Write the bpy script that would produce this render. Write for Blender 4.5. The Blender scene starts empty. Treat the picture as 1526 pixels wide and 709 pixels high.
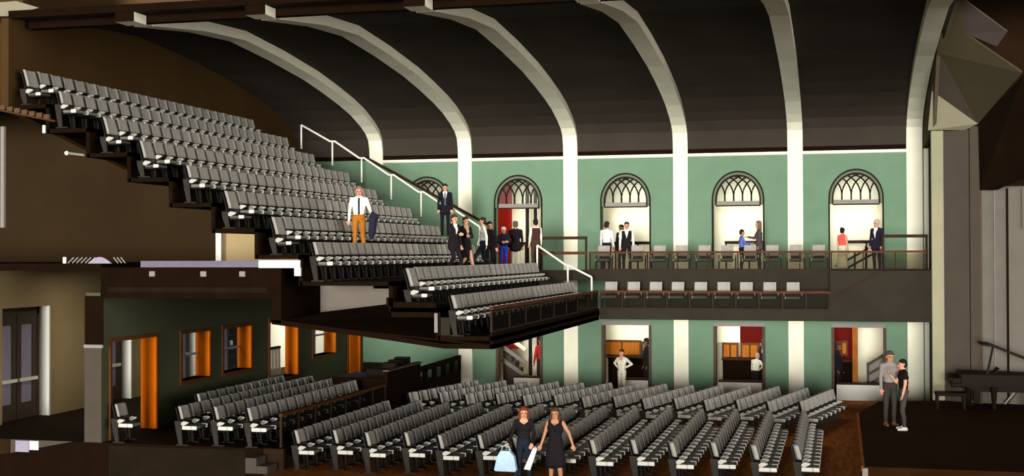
import bpy, math, random
from mathutils import Vector, Matrix
random.seed(7)
SC = bpy.context.scene
COL = SC.collection
PI = math.pi
YC = -17.9            # the plane the hall is cut open along
FL = -4.6             # main floor
# ------------------------------------------------------------------ materials
def srgb(r, g, b):
    f = lambda c: (c/255)/12.92 if c/255 <= .04045 else ((c/255+.055)/1.055)**2.4
    return (f(r), f(g), f(b), 1)
def mat(name, rgb, rough=.8, var=.12, scale=3.0, metal=0, bump=0, bscale=60, spec=.06, emit=None):
    m = bpy.data.materials.new(name); m.use_nodes = True
    nt = m.node_tree; b = nt.nodes['Principled BSDF']
    c = rgb if len(rgb) == 4 else (*rgb, 1)
    tc = nt.nodes.new('ShaderNodeTexCoord'); nz = nt.nodes.new('ShaderNodeTexNoise')
    nz.inputs['Scale'].default_value = scale; nz.inputs['Detail'].default_value = 4
    nt.links.new(tc.outputs['Object'], nz.inputs['Vector'])
    rp = nt.nodes.new('ShaderNodeValToRGB')
    rp.color_ramp.elements[0].position = .3; rp.color_ramp.elements[1].position = .7
    rp.color_ramp.elements[0].color = tuple(x*(1-var) for x in c[:3])+(1,)
    rp.color_ramp.elements[1].color = tuple(min(1, x*(1+var)) for x in c[:3])+(1,)
    nt.links.new(nz.outputs['Fac'], rp.inputs['Fac']); nt.links.new(rp.outputs['Color'], b.inputs['Base Color'])
    b.inputs['Roughness'].default_value = rough; b.inputs['Metallic'].default_value = metal
    b.inputs['Specular IOR Level'].default_value = spec
    if bump:
        n2 = nt.nodes.new('ShaderNodeTexNoise'); n2.inputs['Scale'].default_value = bscale
        nt.links.new(tc.outputs['Object'], n2.inputs['Vector'])
        bp = nt.nodes.new('ShaderNodeBump'); bp.inputs['Strength'].default_value = bump; bp.inputs['Distance'].default_value = .01
        nt.links.new(n2.outputs['Fac'], bp.inputs['Height']); nt.links.new(bp.outputs['Normal'], b.inputs['Normal'])
    if emit:
        b.inputs['Emission Color'].default_value = (*emit[:3], 1); b.inputs['Emission Strength'].default_value = emit[3]
    return m
def wood(name, c1, c2, scale=2.0, axis='X', rough=.5):
    m = bpy.data.materials.new(name); m.use_nodes = True
    nt = m.node_tree; b = nt.nodes['Principled BSDF']
    tc = nt.nodes.new('ShaderNodeTexCoord'); mp = nt.nodes.new('ShaderNodeMapping')
    mp.inputs['Scale'].default_value = (1, 8, 8) if axis == 'X' else ((8, 1, 8) if axis == 'Y' else (8, 8, 1))
    nz = nt.nodes.new('ShaderNodeTexNoise'); nz.inputs['Scale'].default_value = scale; nz.inputs['Detail'].default_value = 6
    rp = nt.nodes.new('ShaderNodeValToRGB'); rp.color_ramp.elements[0].color = c1; rp.color_ramp.elements[1].color = c2
    rp.color_ramp.elements[0].position = .35; rp.color_ramp.elements[1].position = .65
    nt.links.new(tc.outputs['Object'], mp.inputs['Vector']); nt.links.new(mp.outputs['Vector'], nz.inputs['Vector'])
    nt.links.new(nz.outputs['Fac'], rp.inputs['Fac']); nt.links.new(rp.outputs['Color'], b.inputs['Base Color'])
    b.inputs['Roughness'].default_value = rough; b.inputs['Specular IOR Level'].default_value = .04
    return m
def glass(name, tint, gloss=.06):
    m = bpy.data.materials.new(name); m.use_nodes = True
    nt = m.node_tree; nt.nodes.remove(nt.nodes['Principled BSDF']); out = nt.nodes['Material Output']
    t = nt.nodes.new('ShaderNodeBsdfTransparent'); t.inputs['Color'].default_value = (*tint, 1)
    g = nt.nodes.new('ShaderNodeBsdfDiffuse'); g.inputs['Color'].default_value = (.5,.5,.48,1)
    x = nt.nodes.new('ShaderNodeMixShader'); x.inputs['Fac'].default_value = gloss
    nt.links.new(t.outputs[0], x.inputs[1]); nt.links.new(g.outputs[0], x.inputs[2]); nt.links.new(x.outputs[0], out.inputs['Surface'])
    return m
M = {}
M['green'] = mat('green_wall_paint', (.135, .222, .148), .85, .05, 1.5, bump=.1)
M['shadedgreen'] = mat('shaded_green_wall_paint', (.068, .072, .042), .85, .06, 1.5)  # green wall paint with the under-balcony shade put into the colour
M['plaster'] = mat('white_plaster', (.84, .83, .70), .8, .03, 2)
M['rib'] = mat('cream_rib_plaster', (.78, .76, .62), .8, .04, 2)
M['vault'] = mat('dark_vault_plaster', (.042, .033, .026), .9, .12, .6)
M['rearwall'] = mat('brown_rear_wall', (.055, .029, .010), .9, .12, .5)
M['brownwall'] = mat('brown_lobby_wall', (.030, .0175, .0075), .9, .10, .6)
M['attic'] = mat('brown_attic_boards', (.10, .055, .028), .9, .15, .5)
M['black'] = mat('black_brown_structure', (.009, .004, .0018), .9, .15, 2, spec=.03)
M['tread'] = mat('dark_carpet_treads', (.009, .005, .0025), .95, .2, 6, spec=.02)
M['fascia'] = mat('olive_black_fascia', (.021, .017, .011), .8, .12, 1.5, spec=.15)
M['cutface'] = mat('dark_brown_cut_face', (.013, .0085, .005), .95, .15, 2, spec=.02)
M['archring'] = mat('grey_green_arch_moulding', (.13, .15, .11), .85, .05, 5)
M['floor'] = wood('brown_floor_boards', (.20, .062, .014, 1), (.32, .11, .026, 1), 1.2, 'Y', .9)
M['lobbyfloor'] = mat('dark_lobby_carpet', (.022, .011, .005), .9, .15, 3, spec=.05)
M['stage'] = wood('black_brown_stage_boards', (.020, .0075, .002, 1), (.030, .012, .0035, 1), 1.0, 'X', 1.0)
M['cream'] = mat('tan_lobby_plaster', (.38, .28, .145), .85, .05, 1.0)
M['white'] = mat('white_paint', (.82, .81, .74), .6, .02, 3)
M['corridor'] = mat('cream_corridor_paint', (.80, .76, .61), .8, .03, 2)
M['orange'] = mat('orange_paint', (.78, .165, .003), .7, .05, 2)
M['casing'] = mat('brown_timber_casing', (.105, .035, .008), .6, .15, 5)
M['grey'] = mat('grey_plaster', (.16, .135, .115), .85, .05, 2)
M['greylight'] = mat('light_grey_flat', (.125, .11, .094), .85, .06, 1.5)
M['greypanel'] = mat('taupe_wall_panel', (.070, .055, .044), .85, .05, 2)
M['seat'] = mat('grey_seat_fabric', (.30, .285, .265), .9, .08, 20, bump=.25, bscale=200, spec=.1)
M['shell'] = mat('dark_seat_shell', (.02, .018, .016), .6, .1, 6)
M['pan'] = mat('charcoal_pan_fabric', (.10, .094, .086), .95, .08, 20, bump=.2, bscale=200, spec=.03)
M['panlight'] = mat('grey_pan_fabric', (.17, .16, .15), .95, .08, 20, bump=.2, bscale=200, spec=.03)
M['litside'] = mat('pale_lit_pan_side', (.58, .57, .52), .8, .05, 8)  # pale colour stands in for light on the near sides of the pans
M['column'] = mat('dull_cream_column', (.28, .265, .175), .85, .04, 2)
M['arm'] = mat('light_armrest', (.44, .43, .39), .6, .05, 8)
M['stand'] = mat('charcoal_seat_standard', (.028, .025, .022), .7, .1, 6)
M['railwood'] = wood('redbrown_handrail', (.055, .016, .006, 1), (.095, .03, .010, 1), 3, 'X', .5)
M['darkrail'] = mat('dark_brown_rail', (.028, .013, .006), .6, .15, 5)
M['steelwhite'] = mat('white_tube_rail', (.78, .78, .70), .5, .02, 5)
M['tint'] = glass('tinted_rail_glass', (.72, .70, .64), .012)
M['tint2'] = glass('smoky_rail_glass', (.34, .31, .26), .012)
M['clear'] = glass('clear_glass', (.92, .95, .96), .05)
M['panel'] = wood('orange_wood_panel', (.30, .085, .012, 1), (.42, .14, .02, 1), 3, 'Z', .6)
M['bronze'] = mat('dark_window_frame', (.014, .010, .007), .6, .1, 5)
M['greytrim'] = mat('grey_transom', (.24, .22, .20), .8, .06, 5)
M['red'] = mat('red_wall_paint', (.42, .018, .012), .8, .06, 2)
M['darkred'] = mat('dark_red_wall_paint', (.085, .004, .003), .8, .06, 2)
M['doorleaf'] = mat('dark_brown_door_leaf', (.075, .052, .038), .6, .1, 4)
M['lavender'] = mat('pale_lavender_paint', (.30, .27, .36), .7, .05, 3)
M['lavdark'] = mat('dull_lavender_paint', (.15, .132, .185), .7, .08, 3)
M['lavwhite'] = mat('white_lavender_paint', (.80, .80, .90), .6, .03, 3)
M['piano'] = mat('black_piano_lacquer', (.008, .004, .0022), .6, .1, 3, spec=.06)
M['ivory'] = mat('piano_ivory', (.10, .09, .07), .5, .03, 5)
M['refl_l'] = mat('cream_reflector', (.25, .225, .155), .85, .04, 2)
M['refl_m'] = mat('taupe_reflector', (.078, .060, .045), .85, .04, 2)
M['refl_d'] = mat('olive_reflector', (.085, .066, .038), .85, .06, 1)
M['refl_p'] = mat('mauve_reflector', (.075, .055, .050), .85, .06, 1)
M['portal'] = mat('black_brown_portal', (.016, .007, .003), .9, .2, 1, spec=.05)
M['skin'] = mat('skin', (.56, .30, .19), .6, .06, 12)
M['skin2'] = mat('tanned_skin', (.45, .21, .12), .6, .06, 12)
M['skin3'] = mat('brown_skin', (.16, .075, .04), .6, .06, 12)
M['eye'] = mat('dark_eye', (.02, .014, .01), .4, .05, 12)
M['lip'] = mat('lips', (.42, .13, .10), .6, .05, 12)
CL = {}
def cloth(n, rgb):
    if n not in CL: CL[n] = mat(n+'_cloth', rgb, .9, .10, 14, bump=.2, bscale=120, spec=.08)
    return CL[n]
# ------------------------------------------------------------------ mesh builder
class MB:
    def __init__(s): s.v = []; s.f = []; s.mi = []; s.cur = 0
    def add(s, vs, fs):
        o = len(s.v); s.v += [tuple(p) for p in vs]; s.f += [tuple(i+o for i in f) for f in fs]; s.mi += [s.cur]*len(fs); return s
    def box(s, x0, x1, y0, y1, z0, z1, mx=None):
        vs = [Vector(p) for p in ((x0,y0,z0),(x1,y0,z0),(x1,y1,z0),(x0,y1,z0),(x0,y0,z1),(x1,y0,z1),(x1,y1,z1),(x0,y1,z1))]
        if mx: vs = [mx @ p for p in vs]
        return s.add(vs, [(3,2,1,0),(4,5,6,7),(0,1,5,4),(1,2,6,5),(2,3,7,6),(3,0,4,7)])
    def bbox(s, x0, x1, y0, y1, z0, z1, b=.01, mx=None):       # box with chamfered edges
        def ring(z, i): return [(x0+i,y0,z),(x1-i,y0,z),(x1,y0+i,z),(x1,y1-i,z),(x1-i,y1,z),(x0+i,y1,z),(x0,y1-i,z),(x0,y0+i,z)]
        def ringi(z): return [(x0+b,y0+b,z),(x1-b,y0+b,z),(x1-b,y0+b,z),(x1-b,y1-b,z),(x1-b,y1-b,z),(x0+b,y1-b,z),(x0+b,y1-b,z),(x0+b,y0+b,z)]
        R = [ring(z0+b, b), ring(z1-b, b)]
        vs = [(x0+b,y0+b,z0),(x1-b,y0+b,z0),(x1-b,y1-b,z0),(x0+b,y1-b,z0)] + R[0] + R[1] + [(x0+b,y0+b,z1),(x1-b,y0+b,z1),(x1-b,y1-b,z1),(x0+b,y1-b,z1)]
        fs = [(3,2,1,0),(20,21,22,23)]
        for i in range(8):
            j = (i+1) % 8; fs.append((4+i,4+j,12+j,12+i))
        c = [0,1,1,2,2,3,3,0]
        for i in range(8):
            j = (i+1) % 8
            if c[i] == c[j]: fs.append((c[i],4+j,4+i)); fs.append((20+c[i],12+i,12+j))
            else: fs.append((c[i],c[j],4+j,4+i)); fs.append((20+c[j],20+c[i],12+i,12+j))
        if mx: vs = [mx @ Vector(p) for p in vs]
        return s.add(vs, fs)
    def prism(s, poly, ax, a, b):                                # poly in the two other axes, extruded on axis ax from a to b
        n = len(poly)
        def mk(p, t): return (t,p[0],p[1]) if ax == 0 else ((p[0],t,p[1]) if ax == 1 else (p[0],p[1],t))
        vs = [mk(p,a) for p in poly]+[mk(p,b) for p in poly]
        fs = [tuple(range(n))[::-1], tuple(range(n,2*n))]+[(i,(i+1)%n,n+(i+1)%n,n+i) for i in range(n)]
        return s.add(vs, fs)
    def slab(s, pts, n, t):                                      # planar polygon in space given thickness t along n
        n = Vector(n).normalized()*t; k = len(pts)
        vs = [Vector(p) for p in pts]+[Vector(p)+n for p in pts]
        return s.add(vs, [tuple(range(k))[::-1], tuple(range(k,2*k))]+[(i,(i+1)%k,k+(i+1)%k,k+i) for i in range(k)])
    def tube(s, path, r, n=8, cap=True):
        path = [Vector(p) for p in path]; k = len(path); rs = r if isinstance(r, (list, tuple)) else [r]*k
        vs = []; 
        for i, p in enumerate(path):
            d = (path[min(i+1,k-1)]-path[max(i-1,0)]).normalized()
            u = d.cross(Vector((0,0,1))) if abs(d.z) < .95 else d.cross(Vector((1,0,0)))
            u.normalize(); w = d.cross(u)
            for j in range(n):
                a = 2*PI*j/n; vs.append(p+(u*math.cos(a)+w*math.sin(a))*rs[i])
        fs = [(i*n+j, i*n+(j+1)%n, (i+1)*n+(j+1)%n, (i+1)*n+j) for i in range(k-1) for j in range(n)]
        if cap: fs += [tuple(range(n))[::-1], tuple(range((k-1)*n, k*n))]
        return s.add(vs, fs)
    def bar(s, a, b, w, h):                                       # rectangular bar from a to b
        a = Vector(a); b = Vector(b); d = (b-a).normalized()
        u = d.cross(Vector((0,0,1))) if abs(d.z) < .99 else Vector((1,0,0)); u.normalize(); t = u.cross(d)
        vs = [p+u*x*w/2+t*y*h/2 for p in (a,b) for x,y in ((-1,-1),(1,-1),(1,1),(-1,1))]
        return s.add(vs, [(3,2,1,0),(4,5,6,7),(0,1,5,4),(1,2,6,5),(2,3,7,6),(3,0,4,7)])
    def ell(s, c, r, nu=14, nv=9, mx=None):
        vs = []; fs = []
        for i in range(nv+1):
            t = PI*i/nv
            for j in range(nu):
                a = 2*PI*j/nu; vs.append(Vector((r[0]*math.sin(t)*math.cos(a), r[1]*math.sin(t)*math.sin(a), r[2]*math.cos(t))))
        if mx: vs = [mx @ p for p in vs]
        vs = [p+Vector(c) for p in vs]
        for i in range(nv):
            for j in range(nu):
                fs.append((i*nu+j, (i+1)*nu+j, (i+1)*nu+(j+1)%nu, i*nu+(j+1)%nu))
        return s.add(vs, fs)
    def mesh(s, name, m, smooth=False):
        me = bpy.data.meshes.new(name); me.from_pydata(s.v, [], s.f)
        for x in (m if isinstance(m, (list, tuple)) else [m]): me.materials.append(x)
        if any(s.mi): me.polygons.foreach_set('material_index', s.mi)
        import bmesh
        bm = bmesh.new(); bm.from_mesh(me); bmesh.ops.remove_doubles(bm, verts=bm.verts, dist=1e-5)
        bmesh.ops.recalc_face_normals(bm, faces=bm.faces); bm.to_mesh(me); bm.free()
        if smooth: me.polygons.foreach_set('use_smooth', [True]*len(me.polygons))
        return me
    def obj(s, name, m, parent=None, smooth=False, loc=None):
        o = bpy.data.objects.new(name, s.mesh(name, m, smooth)); COL.objects.link(o)
        if parent: o.parent = parent
        if loc: o.location = loc
        return o
def thing(name, label, cat, loc=(0,0,0), rz=0, group=None):
    o = bpy.data.objects.new(name, None); COL.objects.link(o); o.empty_display_size = .2
    o.location = loc; o.rotation_euler = (0,0,rz); o['label'] = label; o['category'] = cat
    if group: o['group'] = group
    return o
def tag(o, label, cat, group=None):
    o['label'] = label; o['category'] = cat
    if group: o['group'] = group
    return o
def struct(o): o['kind'] = 'structure'; return o
def sthing(name):
    o = bpy.data.objects.new(name, None); COL.objects.link(o); o['kind'] = 'structure'; o.empty_display_size = .2; return o
def at0(o, *p): o.location = p; return o

# ------------------------------------------------------------------ walls with openings
def opening_wall(a0, a1, z0, z1, ops, mapf):
    """solid wall along a; ops: (b0,b1,zb,zt,rise) with an arched head when rise>0; mapf(a,t,z) with t=0 front,1 back"""
    w = MB()
    def blk(x0, x1, zz0, zz1):
        if x1-x0 < 1e-4 or zz1-zz0 < 1e-4: return
        vs = [mapf(x,t,z) for z in (zz0,zz1) for x,t in ((x0,0),(x1,0),(x1,1),(x0,1))]
        w.add(vs, [(3,2,1,0),(4,5,6,7),(0,1,5,4),(1,2,6,5),(2,3,7,6),(3,0,4,7)])
    x = a0
    for (b0,b1,zb,zt,rise) in sorted(ops):
        blk(x, b0, z0, z1); blk(b0, b1, z0, zb)
        if rise <= 0: blk(b0, b1, zt, z1)
        else:
            N = 20; c = (b0+b1)/2; h = (b1-b0)/2
            P = [(c-h*math.cos(PI*i/N), zt-rise+rise*math.sin(PI*i/N)) for i in range(N+1)]
            for i in range(N):
                p, q = P[i], P[i+1]
                vs = [mapf(p[0],0,p[1]),mapf(q[0],0,q[1]),mapf(q[0],0,z1),mapf(p[0],0,z1),mapf(p[0],1,p[1]),mapf(q[0],1,q[1]),mapf(q[0],1,z1),mapf(p[0],1,z1)]
                w.add(vs, [(0,1,2,3),(7,6,5,4),(0,4,5,1),(2,6,7,3)])
        x = b1
    blk(x, a1, z0, z1)
    return w
UP = [(-2.38,-.62), (1.14,2.89), (5.13,6.88), (9.14,10.89), (13.16,14.93)]
LOW = [(1.20,2.88), (5.16,6.88), (9.18,10.89), (13.24,14.98)]
mapback = lambda a,t,z: (a, .38*t, z)
ops_up = [(a,b,-.15,3.36,(b-a)/2+.10) for a,b in UP]
ops_lo = [(a,b,FL,-1.94,0) for a,b in LOW]
struct(opening_wall(-6.75, 16.45, -.9, 4.06, ops_up, mapback).obj('wall_back', M['green']))
struct(opening_wall(-4.1, 16.45, FL-.1, -.9, ops_lo, mapback).obj('wall_back_lower', M['green']))
# floors
struct(MB().box(.72, 25, -26, .0, FL-.3, FL).obj('floor', M['floor']))
struct(MB().box(-4.6, 16.45, 0, 6.0, FL-.3, FL-.002).obj('floor_corridor', M['floor']))
# ------------------------------------------------------------------ vault and ribs
PROF = [(0,4.05),(-.03,4.45),(-.12,4.84),(-.45,5.16),(-1.0,5.43),(-2.0,5.78),(-3.1,6.04),(-4.6,6.31),(-6.3,6.57),(-9,6.84),(-11.7,7.02),(-14.2,6.88),(-17.2,6.53),(YC,6.48)]
def offs(P, d):
    out = []
    for i,(y,z) in enumerate(P):
        a = Vector(P[max(i-1,0)]); b = Vector(P[min(i+1,len(P)-1)]); t = (b-a).normalized(); n = Vector((t.y,-t.x))
        dd = d(i) if callable(d) else d
        out.append((y-n.x*dd, z-n.y*dd))
    return out
# n for profile heading to -Y and up: inner side is towards -Y / down
OUT = offs(PROF, -.18); OUT[0] = (.38, 4.05); OUT[1] = (.36, 4.5)
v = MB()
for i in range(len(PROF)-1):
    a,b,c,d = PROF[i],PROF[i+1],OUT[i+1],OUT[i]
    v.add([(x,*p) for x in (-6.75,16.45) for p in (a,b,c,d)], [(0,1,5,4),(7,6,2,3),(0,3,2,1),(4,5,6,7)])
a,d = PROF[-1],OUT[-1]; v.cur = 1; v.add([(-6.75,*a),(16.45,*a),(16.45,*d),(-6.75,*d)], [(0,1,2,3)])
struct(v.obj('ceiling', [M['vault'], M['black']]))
RX = [-3.49, 0, 4, 8, 12, 15.98]
def rib_off(i): return [.10,.11,.14,.17,.20,.23,.25,.26,.27,.28,.28,.28,.28,.28][i]
INN = offs(PROF, rib_off)
if INN[5][1] > PROF[5][1]: INN = offs(PROF, lambda i: -rib_off(i))
for k, x in enumerate(RX):
    r = MB(); x0, x1 = x-.26, x+.26
    n = len(PROF)
    def seg(P, Q):
        for i in range(len(P)-1):
            a,b,c,d = P[i],P[i+1],Q[i+1],Q[i]
            r.add([(xx,*p) for xx in (x0,x1) for p in (a,b,c,d)], [(0,1,5,4),(7,6,2,3),(0,3,2,1),(4,5,6,7)])
    P = PROF[:-2]+[(-17.0,6.55)]; Q = INN[:-2]+[(-17.0,6.27)]
    # extend the rib a little into the vault
    P = [(p[0]*.995, p[1]+.05) if i > 1 else (p[0]+.05, p[1]) for i,p in enumerate(P)]
    seg(P, Q)
    r.add([(xx,*p) for xx in (x0,x1) for p in (P[-1],Q[-1])], [(0,1,3,2)])
    r.box(x0, x1, YC, -17.32, 6.24, 6.47); r.cur = 1; r.box(x0, x1, YC-.012, YC, 6.24, 6.47); r.cur = 0
    # pilaster below the spring line, two layers
    r.box(x0, x1, -.10, .03, -.02 if k in (0,) else FL+.0, 4.05)
    struct(r.obj('trim_%d' % (k+1), [M['rib'], M['black']]))
c = MB().prism([(.02,3.92),(-.10,3.94),(-.14,3.98),(-.14,4.04),(.02,4.06)], 0, -3.23, 15.72)
struct(c.obj('trim_7', M['plaster']))
struct(MB().box(-6.7, 15.7, -.035, .02, 4.06, 4.21).obj('trim_35', M['black']))  # dark strip painting the shadow gap above the cornice
struct(MB().box(16.29, 16.44, -.05, .03, FL, 4.05).obj('trim_8', M['plaster']))
struct(MB().box(-6.6, 16.0, -17.30, -17.05, 6.30, 6.52).obj('trim_9', M['black']))   # ridge beam
# balcony end wall following the vault
poly = [(0,-.5)]+PROF+[(YC,4.2),(-12,3.0),(-12,-.5)]
struct(MB().prism(poly, 0, -6.95, -6.75).obj('wall_rear', M['rearwall']))
struct(MB().box(16.45, 16.62, -4.7, .38, FL, 7.2).obj('wall_right', M['brownwall']))
# brown attic seen over the cut vault
struct(MB().box(-16, 26, -11.6, -11.4, 7.3, 13).obj('wall_attic', M['attic']))
struct(MB().prism([(-7.9,6.90),(-6.6,6.92),(-5.95,6.72),(-6.85,6.55),(-7.9,6.6)], 1, -17.8, -16.5).obj('trim_11', M['refl_l']))
# ------------------------------------------------------------------ corridor behind the hall
cz = M['corridor']
struct(opening_wall(-6.9, 16.45, -.3, 3.9, [], lambda a,t,z: (a, 3.0+.2*t, z)).obj('wall_corridor', cz))
struct(MB().box(-6.9, 16.45, .38, 3.0, 3.5, 3.65).obj('ceiling_corridor', cz))
struct(MB().box(-6.9, 16.45, .38, 3.0, -.45, -.15).obj('floor_gallery_corridor', M['lobbyfloor']))
struct(MB().box(-4.6, 16.45, 3.6, 3.8, FL, -.45).obj('wall_corridor_lower', cz))
struct(MB().box(16.45, 16.6, .38, 6, FL, 3.9).obj('wall_corridor_end', cz))
# ------------------------------------------------------------------ arched windows of the gallery
def arch_window(n, a, b):
    r = sthing('window_%d' % n)
    c, h = (a+b)/2, (b-a)/2; rise = h+.10; zs = 3.36-rise; zt = 2.20
    def arc(rr, N=28, y=0): return [(c-rr*math.cos(PI*i/N), zs+(rr/h)*rise*math.sin(PI*i/N)) for i in range(N+1)]
    def ring(r0, r1, y0, y1, m, name, zl=-.14):
        g = MB(); A = [(c-r0,zl)]+arc(r0)+[(c+r0,zl)]; B = [(c-r1,zl)]+arc(r1)+[(c+r1,zl)]
        for i in range(len(A)-1):
            p,q,s_,t = A[i],A[i+1],B[i+1],B[i]
            g.add([(x,y,z) for y in (y0,y1) for x,z in (p,q,s_,t)], [(0,1,2,3),(7,6,5,4),(0,4,5,1),(2,6,7,3)])
        g.obj(name, m, r)
    ring(h-.01, h+.045, -.05, .1, M['bronze'], 'outer_frame')
    ring(h-.075, h-.01, -.02, .12, M['archring'], 'arch_moulding', zt)
    ring(h-.13, h-.075, -.01, .16, M['bronze'], 'inner_frame', zt)
    R0 = h-.10
    g = MB().box(c-R0, c+R0, .0, .18, zt, zt+.14); g.obj('transom', M['greytrim'], r)
    MB().box(c-R0, c+R0, -.01, .19, zt-.04, zt).obj('transom_edge', M['bronze'], r)
    z0 = zt+.14; g = MB(); k = rise/h
    inside = lambda x,z: z <= zs or ((x-c)/R0)**2+((z-zs)/(R0*k))**2 < 1
    for i in range(1,5):
        xi = c-R0+2*R0*i/5; zb = z0+.16
        g.box(xi-.028, xi+.028, .03, .11, z0, zb+.02)
        for sgn in (-1,1):
            pts = []
            for j in range(26):
                th = PI/2*j/25; rr = R0*.98
                x = xi+sgn*(rr-rr*math.cos(th)); z = zb+rr*math.sin(th)*.98
                if not inside(x,z): break
                pts.append((x,.07,z))
            if len(pts) > 1: g.tube(pts, .03, 6)
    for sgn in (-1,1):
        pts = []
        for j in range(26):
            th = PI/2*j/25; rr = R0*.98; x = c+sgn*(-R0+(rr-rr*math.cos(th))); z = z0+.16+rr*math.sin(th)*.98
            if inside(x*.999+c*.001, z): pts.append((x,.07,z))
        if len(pts) > 1: g.tube(pts, .03, 6)
    g.obj('tracery', M['bronze'], r)
    A = arc(R0, 24); p = MB(); P = [(c-R0,z0)]+A+[(c+R0,z0)]
    p.prism(P, 1, .085, .095); p.obj('pane', M['clear'], r)
    return r
for n,(a,b) in enumerate(UP): arch_window(n+1, a, b)
# what is seen through the gallery openings
def slender(name, label, x, y, z0, z1, m, w=.10): return tag(MB().bbox(x-w/2, x+w/2, y-w/2, y+w/2, z0, z1, .012).obj(name, m), label, 'post')
struct(MB().box(.1, 1.02, 2.90, 3.0, -.15, 3.4).obj('wall_corridor_red', M['red']))
def crail(name, x0, x1, label):
    t = thing(name, label, 'railing', ((x0+x1)/2, 1.7, -.15)); w = (x1-x0)/2
    MB().bar((-w,0,1.04), (w,0,1.04), .08, .11).obj('handrail', M['darkrail'], t)
    for i in range(4):
        x = -w+.05+(2*w-.1)*i/3; MB().box(x-.03,x+.03,-.03,.03,0,1.0).obj('post', M['darkrail'], t)
    return t
crail('corridor_railing', 1.1, 3.4, 'dark corridor railing behind the red panel doorway')
crail('corridor_railing', 5.3, 7.9, 'dark corridor railing behind the second arched opening from the left')
crail('corridor_railing', 9.4, 12.0, 'dark corridor railing behind the blue-shirted child')
crail('corridor_railing', 13.5, 16.2, 'dark corridor railing behind the grey-haired man in dark suit')
for i,x in enumerate((1.83,2.15)):
    slender('corridor_post', ['dark slim post in the doorway beside the red panel, left of two','dark slim post in the doorway beside the red panel, right of two'][i], x, 2.2, -.15, 3.4, M['bronze'], .12)
t = thing('stair_railing', 'dark sloping stair railing crossing the rightmost gallery opening', 'railing', (14.1, .9, -.15))
for k,dz in enumerate((0,.36)):
    MB().bar((-.75,0,.12-dz*.0+k*-.28+.05), (.75,0,1.02-k*.28), .06, .08).obj('sloping_rail', M['darkrail'], t)
for x in (-.1,.28): MB().box(x-.035,x+.035,-.03,.03,0,.72+x*.6).obj('post', M['darkrail'], t)
# lower doorways: lintel, dado wall, jamb casing
for n,(a,b) in enumerate(LOW):
    d = sthing('door_%d' % (n+1))
    MB().box(a-.02, b+.02, -.03, .30, -2.08, -1.94).obj('lintel', M['greytrim'], d)
    g = MB().box(a-.05, a+.05, -.04, .36, FL, -2.08); g.box(b-.05, b+.05, -.04, .36, FL, -2.08); g.obj('jamb', M['doorleaf'], d)
    x0 = a+ (.62 if n == 0 else .75 if n == 1 else .12)
    MB().box(x0, b-.08, .02, .34, FL, -4.06).obj('dado_wall', M['white'], d)
    MB().box(x0, b-.06, .0, .37, -4.06, -4.0).obj('dado_cap', M['darkrail'], d)
struct(MB().box(4.4, 11.3, 3.35, 3.58, FL, -2.05).obj('trim_12', cz))
# bar in the two middle doorways
def woodpanel(x0, x1, z0, z1, y, label):
    t = thing('wood_wall_panel', label, 'cabinet', ((x0+x1)/2, y, z0), 0)  # flat wood panelling of the bar back, without a cabinet body
    w = (x1-x0)/2; h = z1-z0
    MB().box(-w,w,-.03,.03,0,h).obj('board', M['casing'], t)
    for sx0,sx1 in ((-w+.06,-.03),(.03,w-.06)):
        MB().bbox(sx0,sx1,-.06,-.03,.08,h-.08,.02).obj('raised_field', M['panel'], t)
    return t
woodpanel(4.72, 6.2, -3.42, -2.78, 2.4, 'orange brown panelled bar back behind the white-dressed person')
woodpanel(9.22, 9.82, -3.48, -2.82, 2.4, 'orange brown bar panel left in the third lower doorway')
woodpanel(9.90, 10.58, -3.48, -2.82, 2.4, 'orange brown bar panel right, below the dark red wall')
woodpanel(13.3, 13.75, -3.25, -2.7, 2.4, 'orange brown panel in the rightmost lower doorway')
struct(MB().box(9.88, 12.0, 2.45, 2.55, -2.82, -1.5).obj('wall_bar_red', M['darkred']))
struct(MB().box(9.0, 9.88, 2.45, 2.55, -2.82, -1.5).obj('wall_bar_cream', cz))
struct(MB().box(4.6, 7.6, 2.45, 2.55, -2.82, -1.5).obj('wall_bar_white', cz))
struct(MB().box(12.4, 14.1, 2.45, 2.55, FL, -1.5).obj('wall_bar_darkred', M['darkred']))
for x0,x1,lab in ((5.05,7.7,'black bar counter behind the white-dressed person in the doorway'),(9.3,12.1,'black bar counter behind the seated white shirt'),(12.5,13.9,'black bar counter in the rightmost lower doorway')):
    t = thing('bar_counter', lab, 'counter', ((x0+x1)/2, 1.95, FL)); w = (x1-x0)/2
    MB().box(-w,w,-.25,.35,0,1.18).obj('body', M['black'], t); MB().bbox(-w-.04,w+.04,-.32,.38,1.18,1.25,.015).obj('worktop', M['darkrail'], t)
tag(MB().bbox(13.90, 14.07, .55, .68, FL, -1.95, .01).obj('wood_post', M['panel']), 'orange timber post in the rightmost lower doorway', 'post')
t = thing('stair_railing', 'brown sloping stair railing in the rightmost lower doorway', 'railing', (14.85,1.2,FL))
for k in range(3): MB().bar((-.42,0,1.15-.36*k), (.9,0,2.0-.36*k), .05, .09).obj('sloping_rail', M['doorleaf'], t)
MB().box(-.46,-.38,-.04,.04,0,1.22).obj('post', M['doorleaf'], t)
MB().slab([(-.4,.03,.1),(.9,.03,.2),(.9,.03,1.9),(-.4,.03,1.1)], (0,1,0), .02).obj('infill_panel', M['greytrim'], t)
struct(MB().box(.2, 1.35, 2.6, 2.7, -3.2, -1.5).obj('wall_stair_red', M['red']))
t = thing('stair_flight', 'grey and white stair flight seen in the leftmost lower doorway', 'stairs', (1.7,.95,FL))
for k in range(3): MB().bar((-.62,.1*k,2.15-.52*k), (.36,.1*k,1.5-.52*k), .10, .13).obj('stair_rail', M['greytrim'] if k else M['plaster'], t)
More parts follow.
